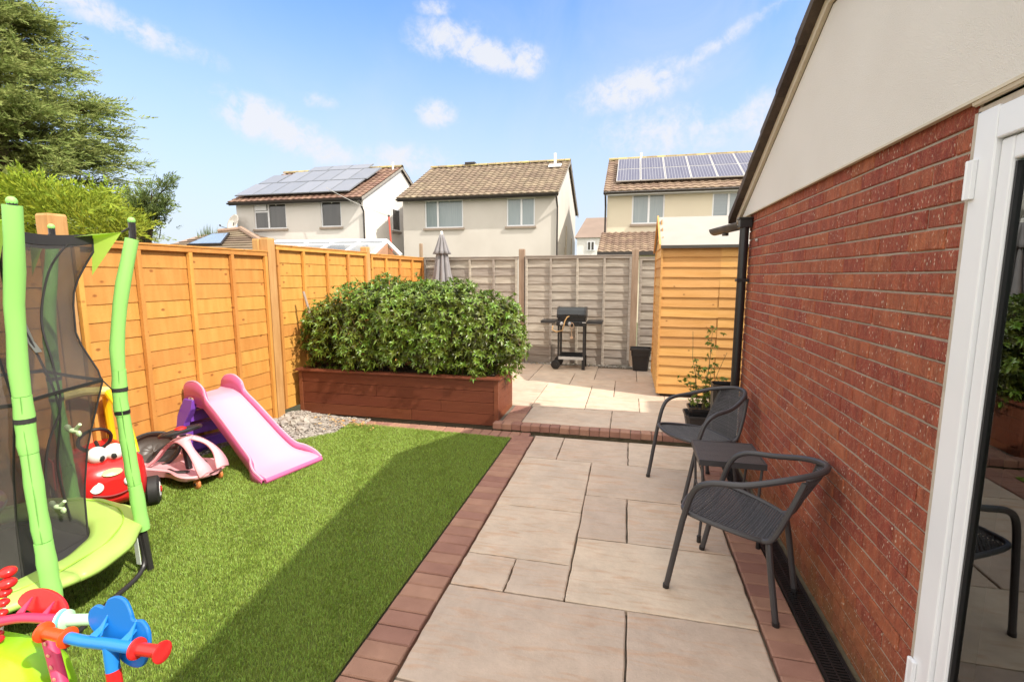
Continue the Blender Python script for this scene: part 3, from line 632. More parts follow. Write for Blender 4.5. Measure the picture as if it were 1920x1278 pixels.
V, F, rr = rosette_leaves(pts, .068, .0102, 7); fastmesh('foliage', V, F, rr, LEAF, hd)
m = MB()
for i in range(60):
    x = random.uniform(-3.55, -1.45); y = random.uniform(5.0, 5.4); p0 = Vector((x, y, .49)); p = [p0]; d = Vector((random.uniform(-.35, .35), random.uniform(-.3, .2), 1))
    for k in range(5): d += Vector((random.uniform(-.25, .25), random.uniform(-.25, .2), 0)); p.append(p[-1]+d.normalized()*.15)
    m.tube(p, [.009, .008, .007, .005, .004, .002], 5)
m.build('stems', mat('shrub_bark', (.16, .09, .05), (.08, .05, .03), .9, 20), hd)
m = MB(); m.tube([(-2.58, 4.98, 1.30), (-2.585, 4.98, 1.56)], [.007, .006], 6); tag(m.build('cane', mat('brown_cane', (.40, .16, .05)), None), 'short brown cane poking up out of the top of the hedge', 'cane')
m = MB(); m.tube([(-3.56, 4.92, 1.15), (-3.62, 4.90, 1.42)], [.014, .014], 8); tag(m.build('tool_handle', mat('grey_handle', (.38, .30, .24), None, .7, 30), None), 'grey wooden tool handle leaning at the left end of the hedge', 'tool handle')

# ================================================================== SHED
sh = thing('garden_shed', 'narrow overlap-boarded wooden shed with pale felt roof in the back corner', 'shed', (.85, 6.9, Z2))
SX0, SX1, SY0, SY1 = .40, 1.75, 6.36, 7.70; SZ0, SZ1 = .13, 1.96
m = MB(); nb = 15; hb = (SZ1-SZ0)/nb
for i in range(nb):
    z0 = SZ0+i*hb
    for x0, x1 in ((SX0, 1.063+random.uniform(-.012, .012)), (1.067, SX1)):
        r_ = random.random(); n = 8; vs = []; am = random.uniform(.001, .004); ph = random.random()*6
        for k in range(n+1):
            x = x0+(x1-x0)*k/n; zb = z0-.014+am*math.sin(x*6+ph); vs += [(x, SY0-.022, zb), (x, SY0-.006, z0+hb), (x, SY0, z0+hb), (x, SY0, zb)]
        fs = [];
        for k in range(n): a = 4*k; fs += [(a, a+4, a+5, a+1), (a, a+3, a+7, a+4), (a+1, a+5, a+6, a+2)]
        fs += [(0, 1, 2, 3), (4*n+3, 4*n+2, 4*n+1, 4*n)]; m.add(vs, fs, r_)
m.build('front_cladding', SHEDW, sh)
m = MB()
for i in range(nb+3):
    z0 = SZ0+i*hb; r_ = random.random(); y0, y1 = SY0, SY1
    if z0 > SZ1-.01:
        k = (z0-SZ1)/.36; y0 = SY0+.12+(.5)*k; y1 = SY1-.12-(.5)*k
    m.prism([(SX0-.022, y0, z0-.014), (SX0-.006, y0, z0+hb), (SX0+.002, y0, z0+hb), (SX0+.002, y0, z0-.014)], (0, y1-y0, 0), r_)
m.build('side_cladding', SHEDW, sh)
m = MB(); m.b2((SX0-.026, SY0-.028, SZ0-.01), (SX0+.0, SY0+.012, SZ1)); m.build('corner_trim', SHEDW, sh, bevel=.002); m = MB(); m.b2((SX0-.03, SY1-.02, SZ0), (SX0+.01, SY1+.02, SZ1)); m.build('corner_trim', SHEDW, sh, bevel=.002)
m = MB(); m.b2((SX0, SY0+.004, SZ0), (SX1, SY1, SZ1)); m.prism([(SX0+.004, SY0+.01, SZ1), (SX0+.004, SY1-.01, SZ1), (SX0+.004, (SY0+SY1)/2, SZ1+.40)], (SX1-SX0, 0, 0)); m.build('frame', SHEDW, sh)
m = MB(); m.b2((SX0+.03, SY0+.03, Z2), (SX1, SY0+.09, SZ0)); m.b2((SX0+.03, SY1-.1, Z2), (SX1, SY1, SZ0)); m.build('bearers', mat('dark_timber', (.05, .035, .025), None, .9), sh)
FELT = mat('pale_roof_felt', (.40, .375, .335), (.34, .315, .28), .95, 3, .5, 220)
m = MB(); ym = (SY0+SY1)/2; xa, xb = SX0-.035, SX1+.05; za = SZ1+.005
m.prism([(xa, SY0-.06, za-.02), (xa, ym, za+.40), (xa, ym, za+.415), (xa, SY0-.06, za-.004)], (xb-xa, 0, 0)); m.prism([(xa, ym, za+.40), (xa, SY1+.06, za-.02), (xa, SY1+.06, za-.004), (xa, ym, za+.415)], (xb-xa, 0, 0)); m.build('felt_roof', FELT, sh)
m = MB(); m.b2((xa, SY0-.068, za-.036), (xb, SY0-.06, za+.0)); m.build('felt_edge', mat('dark_felt', (.08, .075, .065), None, .9), sh)
m = MB()
m.prism([(SX0-.055, SY0-.07, za-.04), (SX0-.055, ym, za+.385), (SX0-.055, ym, za+.435), (SX0-.055, SY0-.07, za+.01)], (.02, 0, 0)); m.prism([(SX0-.055, ym, za+.385), (SX0-.055, SY1+.07, za-.04), (SX0-.055, SY1+.07, za+.01), (SX0-.055, ym, za+.435)], (.02, 0, 0)); m.build('bargeboard', SHEDW, sh)

# ================================================================== BIN, BARBECUE
bn = thing('square_bucket', 'black square plastic bucket standing against the back fence by the shed', 'bucket', (.22, 8.12, Z2))
m = MB(); 
def sq(r, z, c=.03): return [(sx*r-(sx*c if q else 0), sy*r-(sy*c if not q else 0), z) for sx, sy, q in ((1, -1, 1), (1, -1, 0), (1, 1, 0), (1, 1, 1), (-1, 1, 1), (-1, 1, 0), (-1, -1, 0), (-1, -1, 1))]
def sqloft(m, prof):
    k = len(prof); vs = []
    for r, z in prof: vs += sq(r, z)
    m.add(vs, [(i*8+j, i*8+(j+1) % 8, (i+1)*8+(j+1) % 8, (i+1)*8+j) for i in range(k-1) for j in range(8)] + [tuple(range(8))[::-1]])
sqloft(m, [(.115, .0), (.14, .24), (.148, .245), (.152, .34), (.16, .345), (.152, .346), (.143, .25), (.11, .02)]); m.add(sq(.11, .02), [tuple(range(8))]); m.build('tub', BLACK_P, bn, world=False)
m = MB(); sqloft(m, [(.160, .335), (.172, .335), (.172, .362), (.156, .362), (.156, .34)]); m.build('rim', BLACK_P, bn, world=False)

bq = thing('gas_barbecue', 'black gas barbecue trolley with closed lid, wheels and coiled hose by the back fence', 'barbecue', (-.89, 8.05, Z2))
def BQ(m, *a): return m
m = MB(); m.prism([(-.225, -.17, .78), (-.225, -.175, .84), (-.225, .17, .84), (-.225, .17, .78)], (.45, 0, 0)); m.build('firebox', BLACK_P, bq, world=False, bevel=.006)
m = MB(); prof_ = [(-.185, .845), (-.19, .90), (-.16, .975), (-.09, 1.015), (.08, 1.015), (.15, .96), (.17, .845)]
m.prism([(-.222, y, z) for y, z in prof_], (.444, 0, 0)); lid = m.build('lid', mat('glossy_lid', (.025, .028, .03), None, .22), bq, world=False, bevel=.008)
m = MB(); m.prism([(-.235, y*1.04, z+.004 if z > .9 else z) for y, z in prof_], (.03, 0, 0)); m.prism([(.205, y*1.04, z+.004 if z > .9 else z) for y, z in prof_], (.03, 0, 0)); m.build('lid_end', BLACK_P, lid, world=False, bevel=.004)
m = MB(); m.tube([(-.12, -.17, .90), (-.12, -.215, .905), (.12, -.215, .905), (.12, -.17, .90)], .008, 8); m.build('lid_handle', BLACK_P, lid, world=False)
m = MB(); m.b2((-.24, -.21, .715), (.24, -.17, .795)); m.build('control_panel', BLACK_P, bq, world=False, bevel=.008)
for x in (-.15, -.02, .14):
    m = MB(); m.lathe([(.012, 0), (.03, .004), (.028, .016), (.018, .028)], (x, -.21, .755), (0, -1, 0), 16); m.build('knob', mat('grey_knob', (.45, .45, .44)) if x < 0 else BLACK_P, bq, world=False, smooth=True)
m = MB(); m.b2((.18, -.214, .772), (.24, -.209, .784)); m.build('badge', mat('pale_badge', (.7, .7, .68)), bq, world=False)
for s_ in (-1, 1):
    m = MB(); m.b2((s_*.25, -.19, .775), (s_*.50, .15, .80)); m.b2((s_*.25, -.195, .757), (s_*.50, -.18, .802)); m.build('side_shelf', DARK_M, bq, world=False, bevel=.006)
for x in (-.205, .205):
    for y in (-.15, .15):
        m = MB(); m.b2((x-.016, y-.014, .03 if x > 0 else .08), (x+.016, y+.014, .76)); lg = m.build('leg', DARK_M, bq, world=False)
        if x > 0: m = MB(); m.b2((x-.026, y-.024, .0), (x+.026, y+.024, .20)); m.build('foot', BLACK_P, lg, world=False, bevel=.004)
for y in (-.19, .19):
    m = MB(); m.lathe([(.0, -.02), (.055, -.02), (.075, -.016), (.078, 0), (.075, .016), (.055, .02), (0, .02)], (-.245, y, .078), (0, 1, 0), 20); w = m.build('wheel', BLACK_P, bq, world=False, smooth=True)
    m = MB(); m.lathe([(.0, -.03), (.022, -.03), (.022, .03), (0, .03)], (-.245, y, .078), (0, 1, 0), 12); m.build('hub', DARK_M, w, world=False)
m = MB(); m.tube([(-.245, -.2, .078), (-.245, .2, .078)], .006, 6); m.tube([(-.34, -.18, .10), (-.2, -.18, .10)], .006, 6); m.build('axle', mat('steel_bar', (.6, .6, .58), metal=1, rough=.3), bq, world=False)
m = MB(); m.b2((-.205, -.16, .17), (.205, .16, .185)); m.b2((-.20, .14, .18), (.20, .15, .24)); m.build('bottom_shelf', BLACK_P, bq, world=False)
m = MB(); m.b2((-.20, -.178, .165), (.20, -.164, .21)); m.build('front_strip', mat('silver_trim', (.62, .62, .60), None, .35), bq, world=False)
m = MB(); q = [(-.16, -.22, .72), (-.17, -.25, .66), (-.10, -.26, .625), (-.0, -.26, .65), (.02, -.255, .72), (.035, -.25, .80), (.07, -.23, .865), (.10, -.20, .875)]
q = [(x-.13+.0, y, z) for x, y, z in q]
m.tube(q, .009, 8); m.build('gas_hose', mat('tan_hose', (.50, .30, .12), None, .5), bq, world=False, smooth=True)
m = MB(); a = [(.02+.045*math.sin(w)*(.6+.4*math.cos(w/1)), -.225, .735-.05*math.cos(w)) for w in np.linspace(-2.7, 2.7, 16)]; m.tube(a, .006, 6); m.tube([(.02, -.226, .69), (.016, -.228, .62), (.018, -.228, .56)], .006, 6); m.lathe([(.0, -.006), (.022, -.006), (.026, .0), (.022, .006), (0, .006)], (.018, -.23, .535), (0, 1, 0), 16); m.build('regulator', mat('pale_rubber', (.60, .42, .28), None, .5), bq, world=False)

# ================================================================== PARASOL behind the fence corner
um = thing('closed_parasol', 'closed grey garden parasol standing behind the hedge by the back fence', 'parasol', (-3.22, 8.20, Z2))
CLOTH = mat('grey_parasol_cloth', (.25, .235, .24), (.21, .20, .205), .85, 10, .2, 300)
def folded(m, prof, folds, amp, ph=0):
    rows = []
    for r, z in prof:
        rw = []
        for j in range(97):
            w = 2*math.pi*j/96; k = abs(math.sin(w*folds/2+ph)); a = amp*r*(k**.7-.5)*2
            rw.append(((r+a)*math.cos(w), (r+a)*math.sin(w), z - (.05*r/.2)*(1-k)*0))
        rows.append(rw)
    m.grid(rows)
m = MB(); folded(m, [(.028, 2.18), (.05, 2.08), (.085, 1.85), (.115, 1.6), (.15, 1.4), (.185, 1.25), (.20, 1.10), (.12, .95)], 8, .30); m.build('canopy', CLOTH, um, smooth=True, world=False, solid=.003)
m = MB(); folded(m, [(.026, 2.24), (.045, 2.17), (.075, 2.06), (.105, 1.96), (.128, 1.90)], 8, .28, .4); m.build('vent', CLOTH, um, smooth=True, world=False, solid=.003)
m = MB(); m.tube([(0, 0, 0), (0, 0, 2.24)], .02, 12); m.build('pole', mat('parasol_pole', (.5, .48, .45), None, .4), um, world=False)
m = MB(); m.lathe([(.0, 2.235), (.028, 2.24), (.022, 2.26), (.027, 2.275), (.015, 2.295), (0, 2.30)], (0, 0, 0)); m.build('finial', WHITEP, um, smooth=True, world=False)
m = MB(); m.lathe([(.24, 0), (.24, .05), (.05, .09), (.05, .3), (.0, .3)], (0, 0, 0)); m.build('base', BLACK_P, um, world=False)

# ================================================================== NEIGHBOURING HOUSES
PEB = mat('grey_cream_render', (.61, .575, .53), (.52, .485, .44), .9, .8, .3, 60, detail=8)
PEB1 = mat('off_white_render', (.72, .69, .65), (.65, .62, .58), .9, .8, .3, 60, detail=8)
PEB3 = mat('cream_yellow_render', (.70, .635, .49), (.64, .58, .45), .9, .8, .3, 60, detail=8)
def tile_mat(key, c1, c2): return mat(key, c1, c2, .9, 1.6, .5, 30, (1, 1, 1), .22, .2, detail=9, contrast=1.4)
TILE2 = tile_mat('brown_concrete_tile', (.26, .195, .14), (.18, .14, .10)); TILE1 = tile_mat('red_brown_tile', (.27, .165, .12), (.19, .12, .09)); TILE3 = tile_mat('mottled_tile', (.28, .20, .145), (.19, .13, .095))
LICH = mat('lichen_ridge_tile', (.38, .30, .12), (.25, .20, .12), .95, 4, .5, 30, rnd=.2, contrast=1.6)
WDARK = mat('dark_room_glass', (.035, .035, .032), (.08, .075, .07), .08, 3, 0, 1, (1, 1, .1), spec=.8)
WNET = mat('net_curtain_glass', (.30, .35, .36), (.20, .25, .27), .12, 8, 0, 1, (8, 8, .15), spec=.8)
WBLIND = mat('blind_glass', (.30, .35, .38), (.20, .24, .27), .12, 4, 0, 1, (.15, .15, 18), spec=.8)
CURT = mat('grey_window_curtain', (.16, .14, .13), (.07, .06, .055), .9, 12, 0, 1, (6, 6, .1))
def wall_holes(m, x0, x1, z0, z1, Y, holes, t=.25):
    xs = sorted({x0, x1, *[h[0] for h in holes], *[h[1] for h in holes]}); zs = sorted({z0, z1, *[h[2] for h in holes], *[h[3] for h in holes]})
    for i in range(len(xs)-1):
        for j in range(len(zs)-1):
            cx, cz = (xs[i]+xs[i+1])/2, (zs[j]+zs[j+1])/2
            if any(h[0] < cx < h[1] and h[2] < cz < h[3] for h in holes): continue
            m.add([(xs[i], Y, zs[j]), (xs[i+1], Y, zs[j]), (xs[i+1], Y, zs[j+1]), (xs[i], Y, zs[j+1])], [(0, 1, 2, 3)], .5)
    for h in holes:
        a, b, c, d = h[:4]
        m.add([(a, Y, c), (b, Y, c), (b, Y+t, c), (a, Y+t, c)], [(0, 1, 2, 3)], .5); m.add([(a, Y, d), (b, Y, d), (b, Y+t, d), (a, Y+t, d)], [(3, 2, 1, 0)], .5)
        m.add([(a, Y, c), (a, Y, d), (a, Y+t, d), (a, Y+t, c)], [(3, 2, 1, 0)], .5); m.add([(b, Y, c), (b, Y, d), (b, Y+t, d), (b, Y+t, c)], [(0, 1, 2, 3)], .5)
SILL = mat('stone_sill', (.30, .24, .19)); GUTD = mat('brown_black_gutter', (.035, .028, .024), None, .5)
def window(par, a, b, c, d, Y, mulls=(), glass=None, transom=None, sill=True, fr=.055, frame=None, dep=.035):
    m = MB(); y0, y1 = Y+dep, Y+dep+.06; frame = frame or WHITE_P
    m.b2((a, y0, c), (a+fr, y1, d)); m.b2((b-fr, y0, c), (b, y1, d)); m.b2((a+fr, y0+.001, d-fr), (b-fr, y1-.001, d)); m.b2((a+fr, y0+.001, c), (b-fr, y1-.001, c+fr))
    for x in mulls: m.b2((x-fr*.7, y0-.002, c+fr), (x+fr*.7, y1-.002, d-fr))
    if transom: m.b2((transom[0], y0-.001, transom[2]-fr*.6), (transom[1], y1-.003, transom[2]+fr*.6)); m.b2((transom[0]+.02, y0-.05, transom[2]+.05), (transom[1]-.03, y0-.03, d-.05))
    w = m.build('window', frame, par)
    m = MB(); m.b2((a+fr*.5, y0+.03, c+fr*.5), (b-fr*.5, y0+.036, d-fr*.5)); m.build('pane', glass or WDARK, w)
    if sill: m = MB(); m.b2((a-.06, Y-.07, c-.09), (b+.06, Y+.08, c-.002)); m.build('sill', SILL, w)
    return w
def roof_slope(m, x0, x1, ye, ze, yr, zr, course=.30, tw=.30, amp=.018):
    L_ = math.hypot(yr-ye, zr-ze); n = max(2, round(L_/course)); nx = int((x1-x0)/(tw/4)); uy, uz = (yr-ye)/L_, (zr-ze)/L_; ny, nz = -uz*(1 if yr > ye else -1), abs(uy)
    for i in range(n):
        s0, s1 = i*L_/n-.02, (i+1)*L_/n; sh = random.uniform(0, .02); r_ = random.random()
        rows = []
        for s_, lift in ((s0, -.012), (s0, .036), (s1, .006)):
            rw = []
            for k in range(nx+1):
                x = x0+(x1-x0)*k/nx; wv = amp*math.sin(2*math.pi*(x-x0)/tw) if lift > -.01 else 0
                l = lift+wv+random.uniform(-.0015, .0015)
                rw.append((x, ye+uy*s_+ny*l, ze+uz*s_+nz*l))
            rows.append(rw)
        # per tile brightness
        for k in range(0, nx, 4):
            k1 = min(k+4, nx); sub = [rw[k:k1+1] for rw in rows]; m.grid(sub, min(1, max(0, r_*.4+random.random()*.6)))
def ridge(m, x0, x1, y, z, r=.11):
    x = x0
    while x < x1:
        xe = min(x+.42, x1); rows = [[(xx, y+math.cos(w)*r*1.3, z-.05+math.sin(w)*r) for w in np.linspace(0, math.pi, 8)] for xx in (x, xe-.01)]; m.grid(rows); x = xe
def house(name, label, x0, x1, Y, D, ze, zr, wallm, tilem, wins, dpx=None, white_fascia=False, group='houses beyond the back fence', verge=.14):
    h = thing(name, label, 'house', ((x0+x1)/2, Y, 0), 0, group); yr = Y+D/2
    m = MB(); wall_holes(m, x0, x1, -.1, ze, Y, [w[:4] for w in wins])
    for x in (x0, x1): m.add([(x, Y, -.1), (x, Y+D, -.1), (x, Y+D, ze), (x, yr, zr-.10), (x, Y, ze)], [(0, 1, 2, 3, 4)], .5)
    m.add([(x0, Y+D, -.1), (x1, Y+D, -.1), (x1, Y+D, ze), (x0, Y+D, ze)], [(0, 1, 2, 3)], .5); m.build('wall', wallm, h)
    m = MB(); m.b2((x0+.26, Y+.9, -.1), (x1-.26, Y+.95, ze)); m.build('inner_wall', CURT, h)
    sl_ = (zr-ze)/(yr-Y); ov = .30
    m = MB(); roof_slope(m, x0-verge, x1+verge, Y-ov, ze-ov*sl_+.10, yr, zr); roof_slope(m, x0-verge, x1+verge, Y+D+ov, ze-ov*sl_+.10, yr, zr, .9); rf = m.build('roof', tilem, h)
    for x in (x0-verge+.01, x1+verge-.04):
        m = MB(); m.prism([(x, Y-ov, ze-ov*sl_-.02), (x, yr, zr-.10), (x, yr, zr+.01), (x, Y-ov, ze-ov*sl_+.09)], (.03, 0, 0)); m.prism([(x, Y+D+ov, ze-ov*sl_-.02), (x, yr, zr-.10), (x, yr, zr+.01), (x, Y+D+ov, ze-ov*sl_+.09)], (.03, 0, 0)); m.build('verge_board', mat('grey_verge_board', (.34, .31, .27), None, .8), h)
    pass
    m = MB(); m.prism([(x0-verge+.04, Y-ov+.02, ze-ov*sl_+.06), (x0-verge+.04, yr, zr-.03), (x0-verge+.04, yr, zr-.06), (x0-verge+.04, Y-ov+.02, ze-ov*sl_+.03)], (x1-x0+2*verge-.08, 0, 0)); m.build('soffit', GUTD, rf)
    m = MB(); ridge(m, x0-verge, x1+verge, yr, zr+.05); m.build('ridge_tiles', LICH, rf, smooth=True)
    m = MB(); yg = Y-ov-.05; zg = ze-ov*sl_+.05
    m.grid([[(x, yg+math.cos(w)*.06, zg-math.sin(w)*.06) for w in np.linspace(0, math.pi, 7)] for x in (x0-verge, x1+verge)]); gt = m.build('gutter', GUTD, h, solid=.012)
    m = MB(); m.b2((x0-verge+.02, Y-ov, zg-.10), (x1+verge-.02, Y-ov+.025, zg+.05)); m.build('fascia', WHITE_P if white_fascia else GUTD, h)
    if white_fascia: m = MB(); m.b2((x0, Y-.012, ze-.22), (x1, Y-.001, ze-.02)); m.build('fascia_board', WHITE_P, h)
    if dpx is not None:
        sx = 1 if dpx > (x0+x1)/2 else -1
        m = MB(); m.tube([(dpx, yg, zg-.04), (dpx, yg, zg-.14), (dpx+.0, Y-.05, zg-.50), (dpx+.0, Y-.05, -.1)], .038, 10); m.build('downpipe', GUTD, gt)
    for w in wins: window(h, *w[:4], Y, **w[4])
    if not white_fascia:
        m = MB(); x = x0+.35
        while x < x1-.1: m = MB(); m.ball((x, Y-.13, ze-.23), .028, 6); x += .92; m.build('bulb', mat('white_bulb', (.85, .83, .78)), h)
    return h, sl_, ov, rf
Y2 = 20.12
h2, sl2, ov2, rf2 = house('rendered_house', 'middle grey-cream rendered house with brown tiled roof and no solar panels', -9.67, -2.96, Y2, 7.3, 4.95, 6.92, PEB, TILE2,
    [(-8.66, -6.92, 3.62, 4.80, dict(mulls=(-8.07,), glass=WNET)), (-5.02, -3.83, 3.62, 4.77, dict(mulls=(-4.40,), glass=WNET))], dpx=-2.90)
m = MB(); m.tube([(-3.45, Y2+2.85, 6.50), (-3.45, Y2+2.85, 7.12)], .06, 8); m.prism([(-3.72, Y2+2.6, 6.47), (-3.15, Y2+2.6, 6.47), (-3.15, Y2+2.9, 6.63), (-3.72, Y2+2.9, 6.63)], (0, 0, .04)); m.build('flue', WHITEP, rf2)
m = MB(); m.b2((-8.0, Y2+3.5, 7.0), (-7.5, Y2+3.8, 7.1)); m.build('vent_tile', GUTD, rf2)
for zz, yy in ((3.9, 3.2), (3.5, 5.4), (2.9, 2.9)):
    m = MB(); m.tube([(-2.93, Y2+yy, zz-1.5), (-2.93, Y2+yy, zz)], .03, 6); m.build('vent_pipe', mat('cream_pipe', (.55, .48, .38)), h2)
Y1 = 19.14
h1, sl1, ov1, rf1 = house('rendered_house', 'left off-white rendered house with dark blue solar panels filling its red-brown roof', -17.37, -11.02, Y1, 7.2, 4.90, 6.82, PEB1, TILE1,
    [(-16.45, -14.79, 3.66, 4.78, dict(mulls=(-15.72,), transom=(-16.40, -15.75, 4.42))), (-13.06, -12.07, 3.68, 4.78, dict())], dpx=-10.98)
# gable window of the left house
m = MB(); m.b2((-11.01, Y1+2.55, 3.72), (-10.985, Y1+3.35, 4.78)); gw = m.build('window', WHITE_P, h1); m = MB(); m.b2((-10.99, Y1+2.62, 3.79), (-10.975, Y1+3.28, 4.71)); m.build('pane', WDARK, gw); m = MB(); m.b2((-11.01, Y1+2.5, 3.62), (-10.93, Y1+3.4, 3.72)); m.build('sill', SILL, gw)
PV1 = mat('blue_grey_solar_cell', (.25, .25, .26), (.22, .225, .24), .35, 2, 0, spec=.8, rnd=.1); PVF = mat('panel_frame', (.20, .21, .22), None, .4)
def solar(par, nx, ny, X0, X1, s0, s1, Y, ze, sl_, frm, cell, lift=.12, lines=0):
    c = math.cos(math.atan(sl_)); sn = math.sin(math.atan(sl_)); z00 = ze+.14
    def P(x, s_, l=0): return Vector((x, Y+s_*c-sn*(lift+l), z00+s_*sn+c*(lift+l)))
    for i in range(nx):
        for j in range(ny):
            xa, xb = X0+(X1-X0)*i/nx+.008, X0+(X1-X0)*(i+1)/nx-.008; sa, sb_ = s0+(s1-s0)*j/ny+.008, s0+(s1-s0)*(j+1)/ny-.008
            m = MB(); q = [P(xa, sa, -.02), P(xb, sa, -.02), P(xb, sb_, -.02), P(xa, sb_, -.02)]; m.prism(q, P(0, 0, .04)-P(0, 0, 0)); pn = m.build('solar_panel', frm, par)
            m = MB(); q = [P(xa+.03, sa+.03, .024), P(xb-.03, sa+.03, .024), P(xb-.03, sb_-.03, .024), P(xa+.03, sb_-.03, .024)]; m.add(q, [(0, 1, 2, 3)]); m.build('cells', cell, pn)
            if lines:
                m = MB()
                for k in range(1, lines): xx = xa+.03+(xb-xa-.06)*k/lines; m.add([P(xx-.006, sa+.03, .026), P(xx+.006, sa+.03, .026), P(xx+.006, sb_-.03, .026), P(xx-.006, sb_-.03, .026)], [(0, 1, 2, 3)])
                m.build('cell_lines', mat('cell_line', (.40, .40, .44), None, .5), pn)
solar(rf1, 6, 1, -17.35, -11.62, -.02, 1.55, Y1, 4.90, sl1, PVF, PV1)
solar(rf1, 5, 1, -16.2, -11.55, 1.58, 3.2, Y1, 4.90, sl1, PVF, PV1)
solar(rf1, 1, 1, -17.25, -16.25, 1.58, 2.85, Y1, 4.90, sl1, PVF, PV1)
solar(rf1, 3, 1, -15.6, -12.3, 3.23, 3.95, Y1, 4.90, sl1, PVF, PV1)
m = MB(); m.tube([(-11.25, Y1+3.3, 6.6), (-11.25, Y1+3.3, 7.0)], .05, 8); m.build('flue', WHITEP, rf1)
# satellite dish on the left house
m = MB(); ds = MB(); rows = []
q = Vector((-.35, -1, .35)).normalized().to_track_quat('Z', 'Y').to_matrix()
for r_ in np.linspace(0, .42, 7): rows.append([q @ Vector((r_*math.cos(w), r_*math.sin(w)*.92, r_*r_*.55-.1))+Vector((-17.30, Y1-.35, 3.95)) for w in np.linspace(0, 2*math.pi, 25)])
ds.grid(rows); dsh = ds.build('satellite_dish', mat('cream_dish', (.72, .66, .58)), h1, smooth=True, solid=.01)
m = MB(); m.tube([(-17.3, Y1, 3.7), (-17.3, Y1-.3, 3.75), (-17.3, Y1-.3, 3.95)], .02, 6); m.tube([(-17.3, Y1-.3, 3.6), (-17.5, Y1-.85, 3.75)], .012, 6); m.ball((-17.5, Y1-.85, 3.78), .04, 8); m.build('dish_arm', GUTD, dsh)
Y3 = 20.18
h3, sl3, ov3, rf3 = house('rendered_house', 'right cream-yellow rendered house with white-framed solar panels and a white fascia', -.93, 6.2, Y3, 7.3, 4.90, 6.85, PEB3, TILE3,
    [(.02, 1.25, 3.60, 4.74, dict(mulls=(.66,), glass=WNET)), (2.97, 4.15, 3.66, 4.70, dict(mulls=(3.55,), glass=WBLIND))], dpx=-.99, white_fascia=True)
PV3 = mat('violet_grey_solar_cell', (.085, .085, .13), (.12, .12, .16), .5, 1.5, 0, spec=.35, stretch=(6, .5, .5)); PVW = mat('silver_panel_frame', (.60, .58, .55), None, .4, metal=.3)
solar(rf3, 7, 2, -.62, 6.0, .35, 3.35, Y3, 4.90, sl3, PVW, PV3, lift=.10, lines=8)
m = MB(); m.tube([(.35, Y3+3.3, 6.7), (.35, Y3+3.3, 7.05)], .05, 8); m.build('flue', WHITEP, rf3)
# lean-to garage roof of the right house
ex = thing('lean_to', 'low brown-tiled lean-to roof in front of the right house, behind the back fence', 'extension', (.5, 19, 0))
m = MB(); m.b2((-1.0, 17.9, -.1), (3.5, Y3-.02, 2.50)); m.build('wall', PEB3, ex)
m = MB(); roof_slope(m, -1.12, 3.6, 17.65, 2.42, Y3-.01, 3.30, .28, .25, .02); m.build('roof', TILE3, ex)
m = MB(); m.b2((-1.12, 17.58, 2.30), (3.6, 17.66, 2.42)); m.build('gutter', GUTD, ex)
# hipped extension with skylight by the left house
ex = thing('hipped_extension', 'low hipped tiled roof with a skylight below the satellite dish', 'extension', (-16.3, 17.5, 0))
m = MB(); m.b2((-19.0, 16.4, -.1), (-13.4, Y1-.02, 2.60)); m.build('wall', PEB1, ex)
apx = at(452, 432, 18.6); ridL = at(411, 436, 18.6); brn = Vector((-13.2, 16.2, 2.55)); bln = Vector((-19.3, 16.2, 2.55))
def tri_slope(m, P0, P1, P2, P3, n):    # quad: eave P0-P1, top P3-P2; courses
    P0, P1, P2, P3 = map(Vector, (P0, P1, P2, P3)); nm = (P1-P0).cross(P3-P0).normalized(); nm = nm if nm.z > 0 else -nm
    for i in range(n):
        a, b_ = i/n, (i+1)/n; rows = []
        for f, l in ((a, .0), (a, .05), (b_, .005)):
            A_ = P0.lerp(P3, f)+nm*l; B_ = P1.lerp(P2, f)+nm*l; rows.append([A_.lerp(B_, k/12) for k in range(13)])
        m.grid(rows)
m = MB(); tri_slope(m, bln, brn, apx, ridL, 9); tri_slope(m, brn, (-13.2, Y1, 2.55), apx, apx, 9); tri_slope(m, (-19.3, Y1, 2.55), bln, ridL, ridL, 9); rf = m.build('roof', TILE2, ex)
m = MB(); m.tube([brn+Vector((0, 0, .08)), apx+Vector((0, 0, .08))], .11, 8); m.tube([apx+Vector((0, 0, .06)), ridL+Vector((0, 0, .06))], .10, 8); m.build('hip_tiles', mat('hip_tile', (.36, .24, .18), (.26, .17, .12), .9, 6, rnd=.1), rf)
nm = (brn-bln).cross(ridL-bln).normalized(); nm = nm if nm.z > 0 else -nm
def onslope(u, v): return bln.lerp(ridL, v).lerp(brn.lerp(apx, v), u)
q = [onslope(.26, .22), onslope(.60, .22), onslope(.62, .78), onslope(.22, .78)]; m = MB(); m.prism([p+nm*.03 for p in q], nm*.09); sk = m.build('skylight', GUTD, rf)
c0 = sum(q, Vector())/4; m = MB(); m.add([c0+(p-c0)*.9+nm*.125 for p in q], [(0, 1, 2, 3)]); m.build('skylight_glass', mat('sky_glass', (.30, .36, .42), None, .05, spec=1), sk)
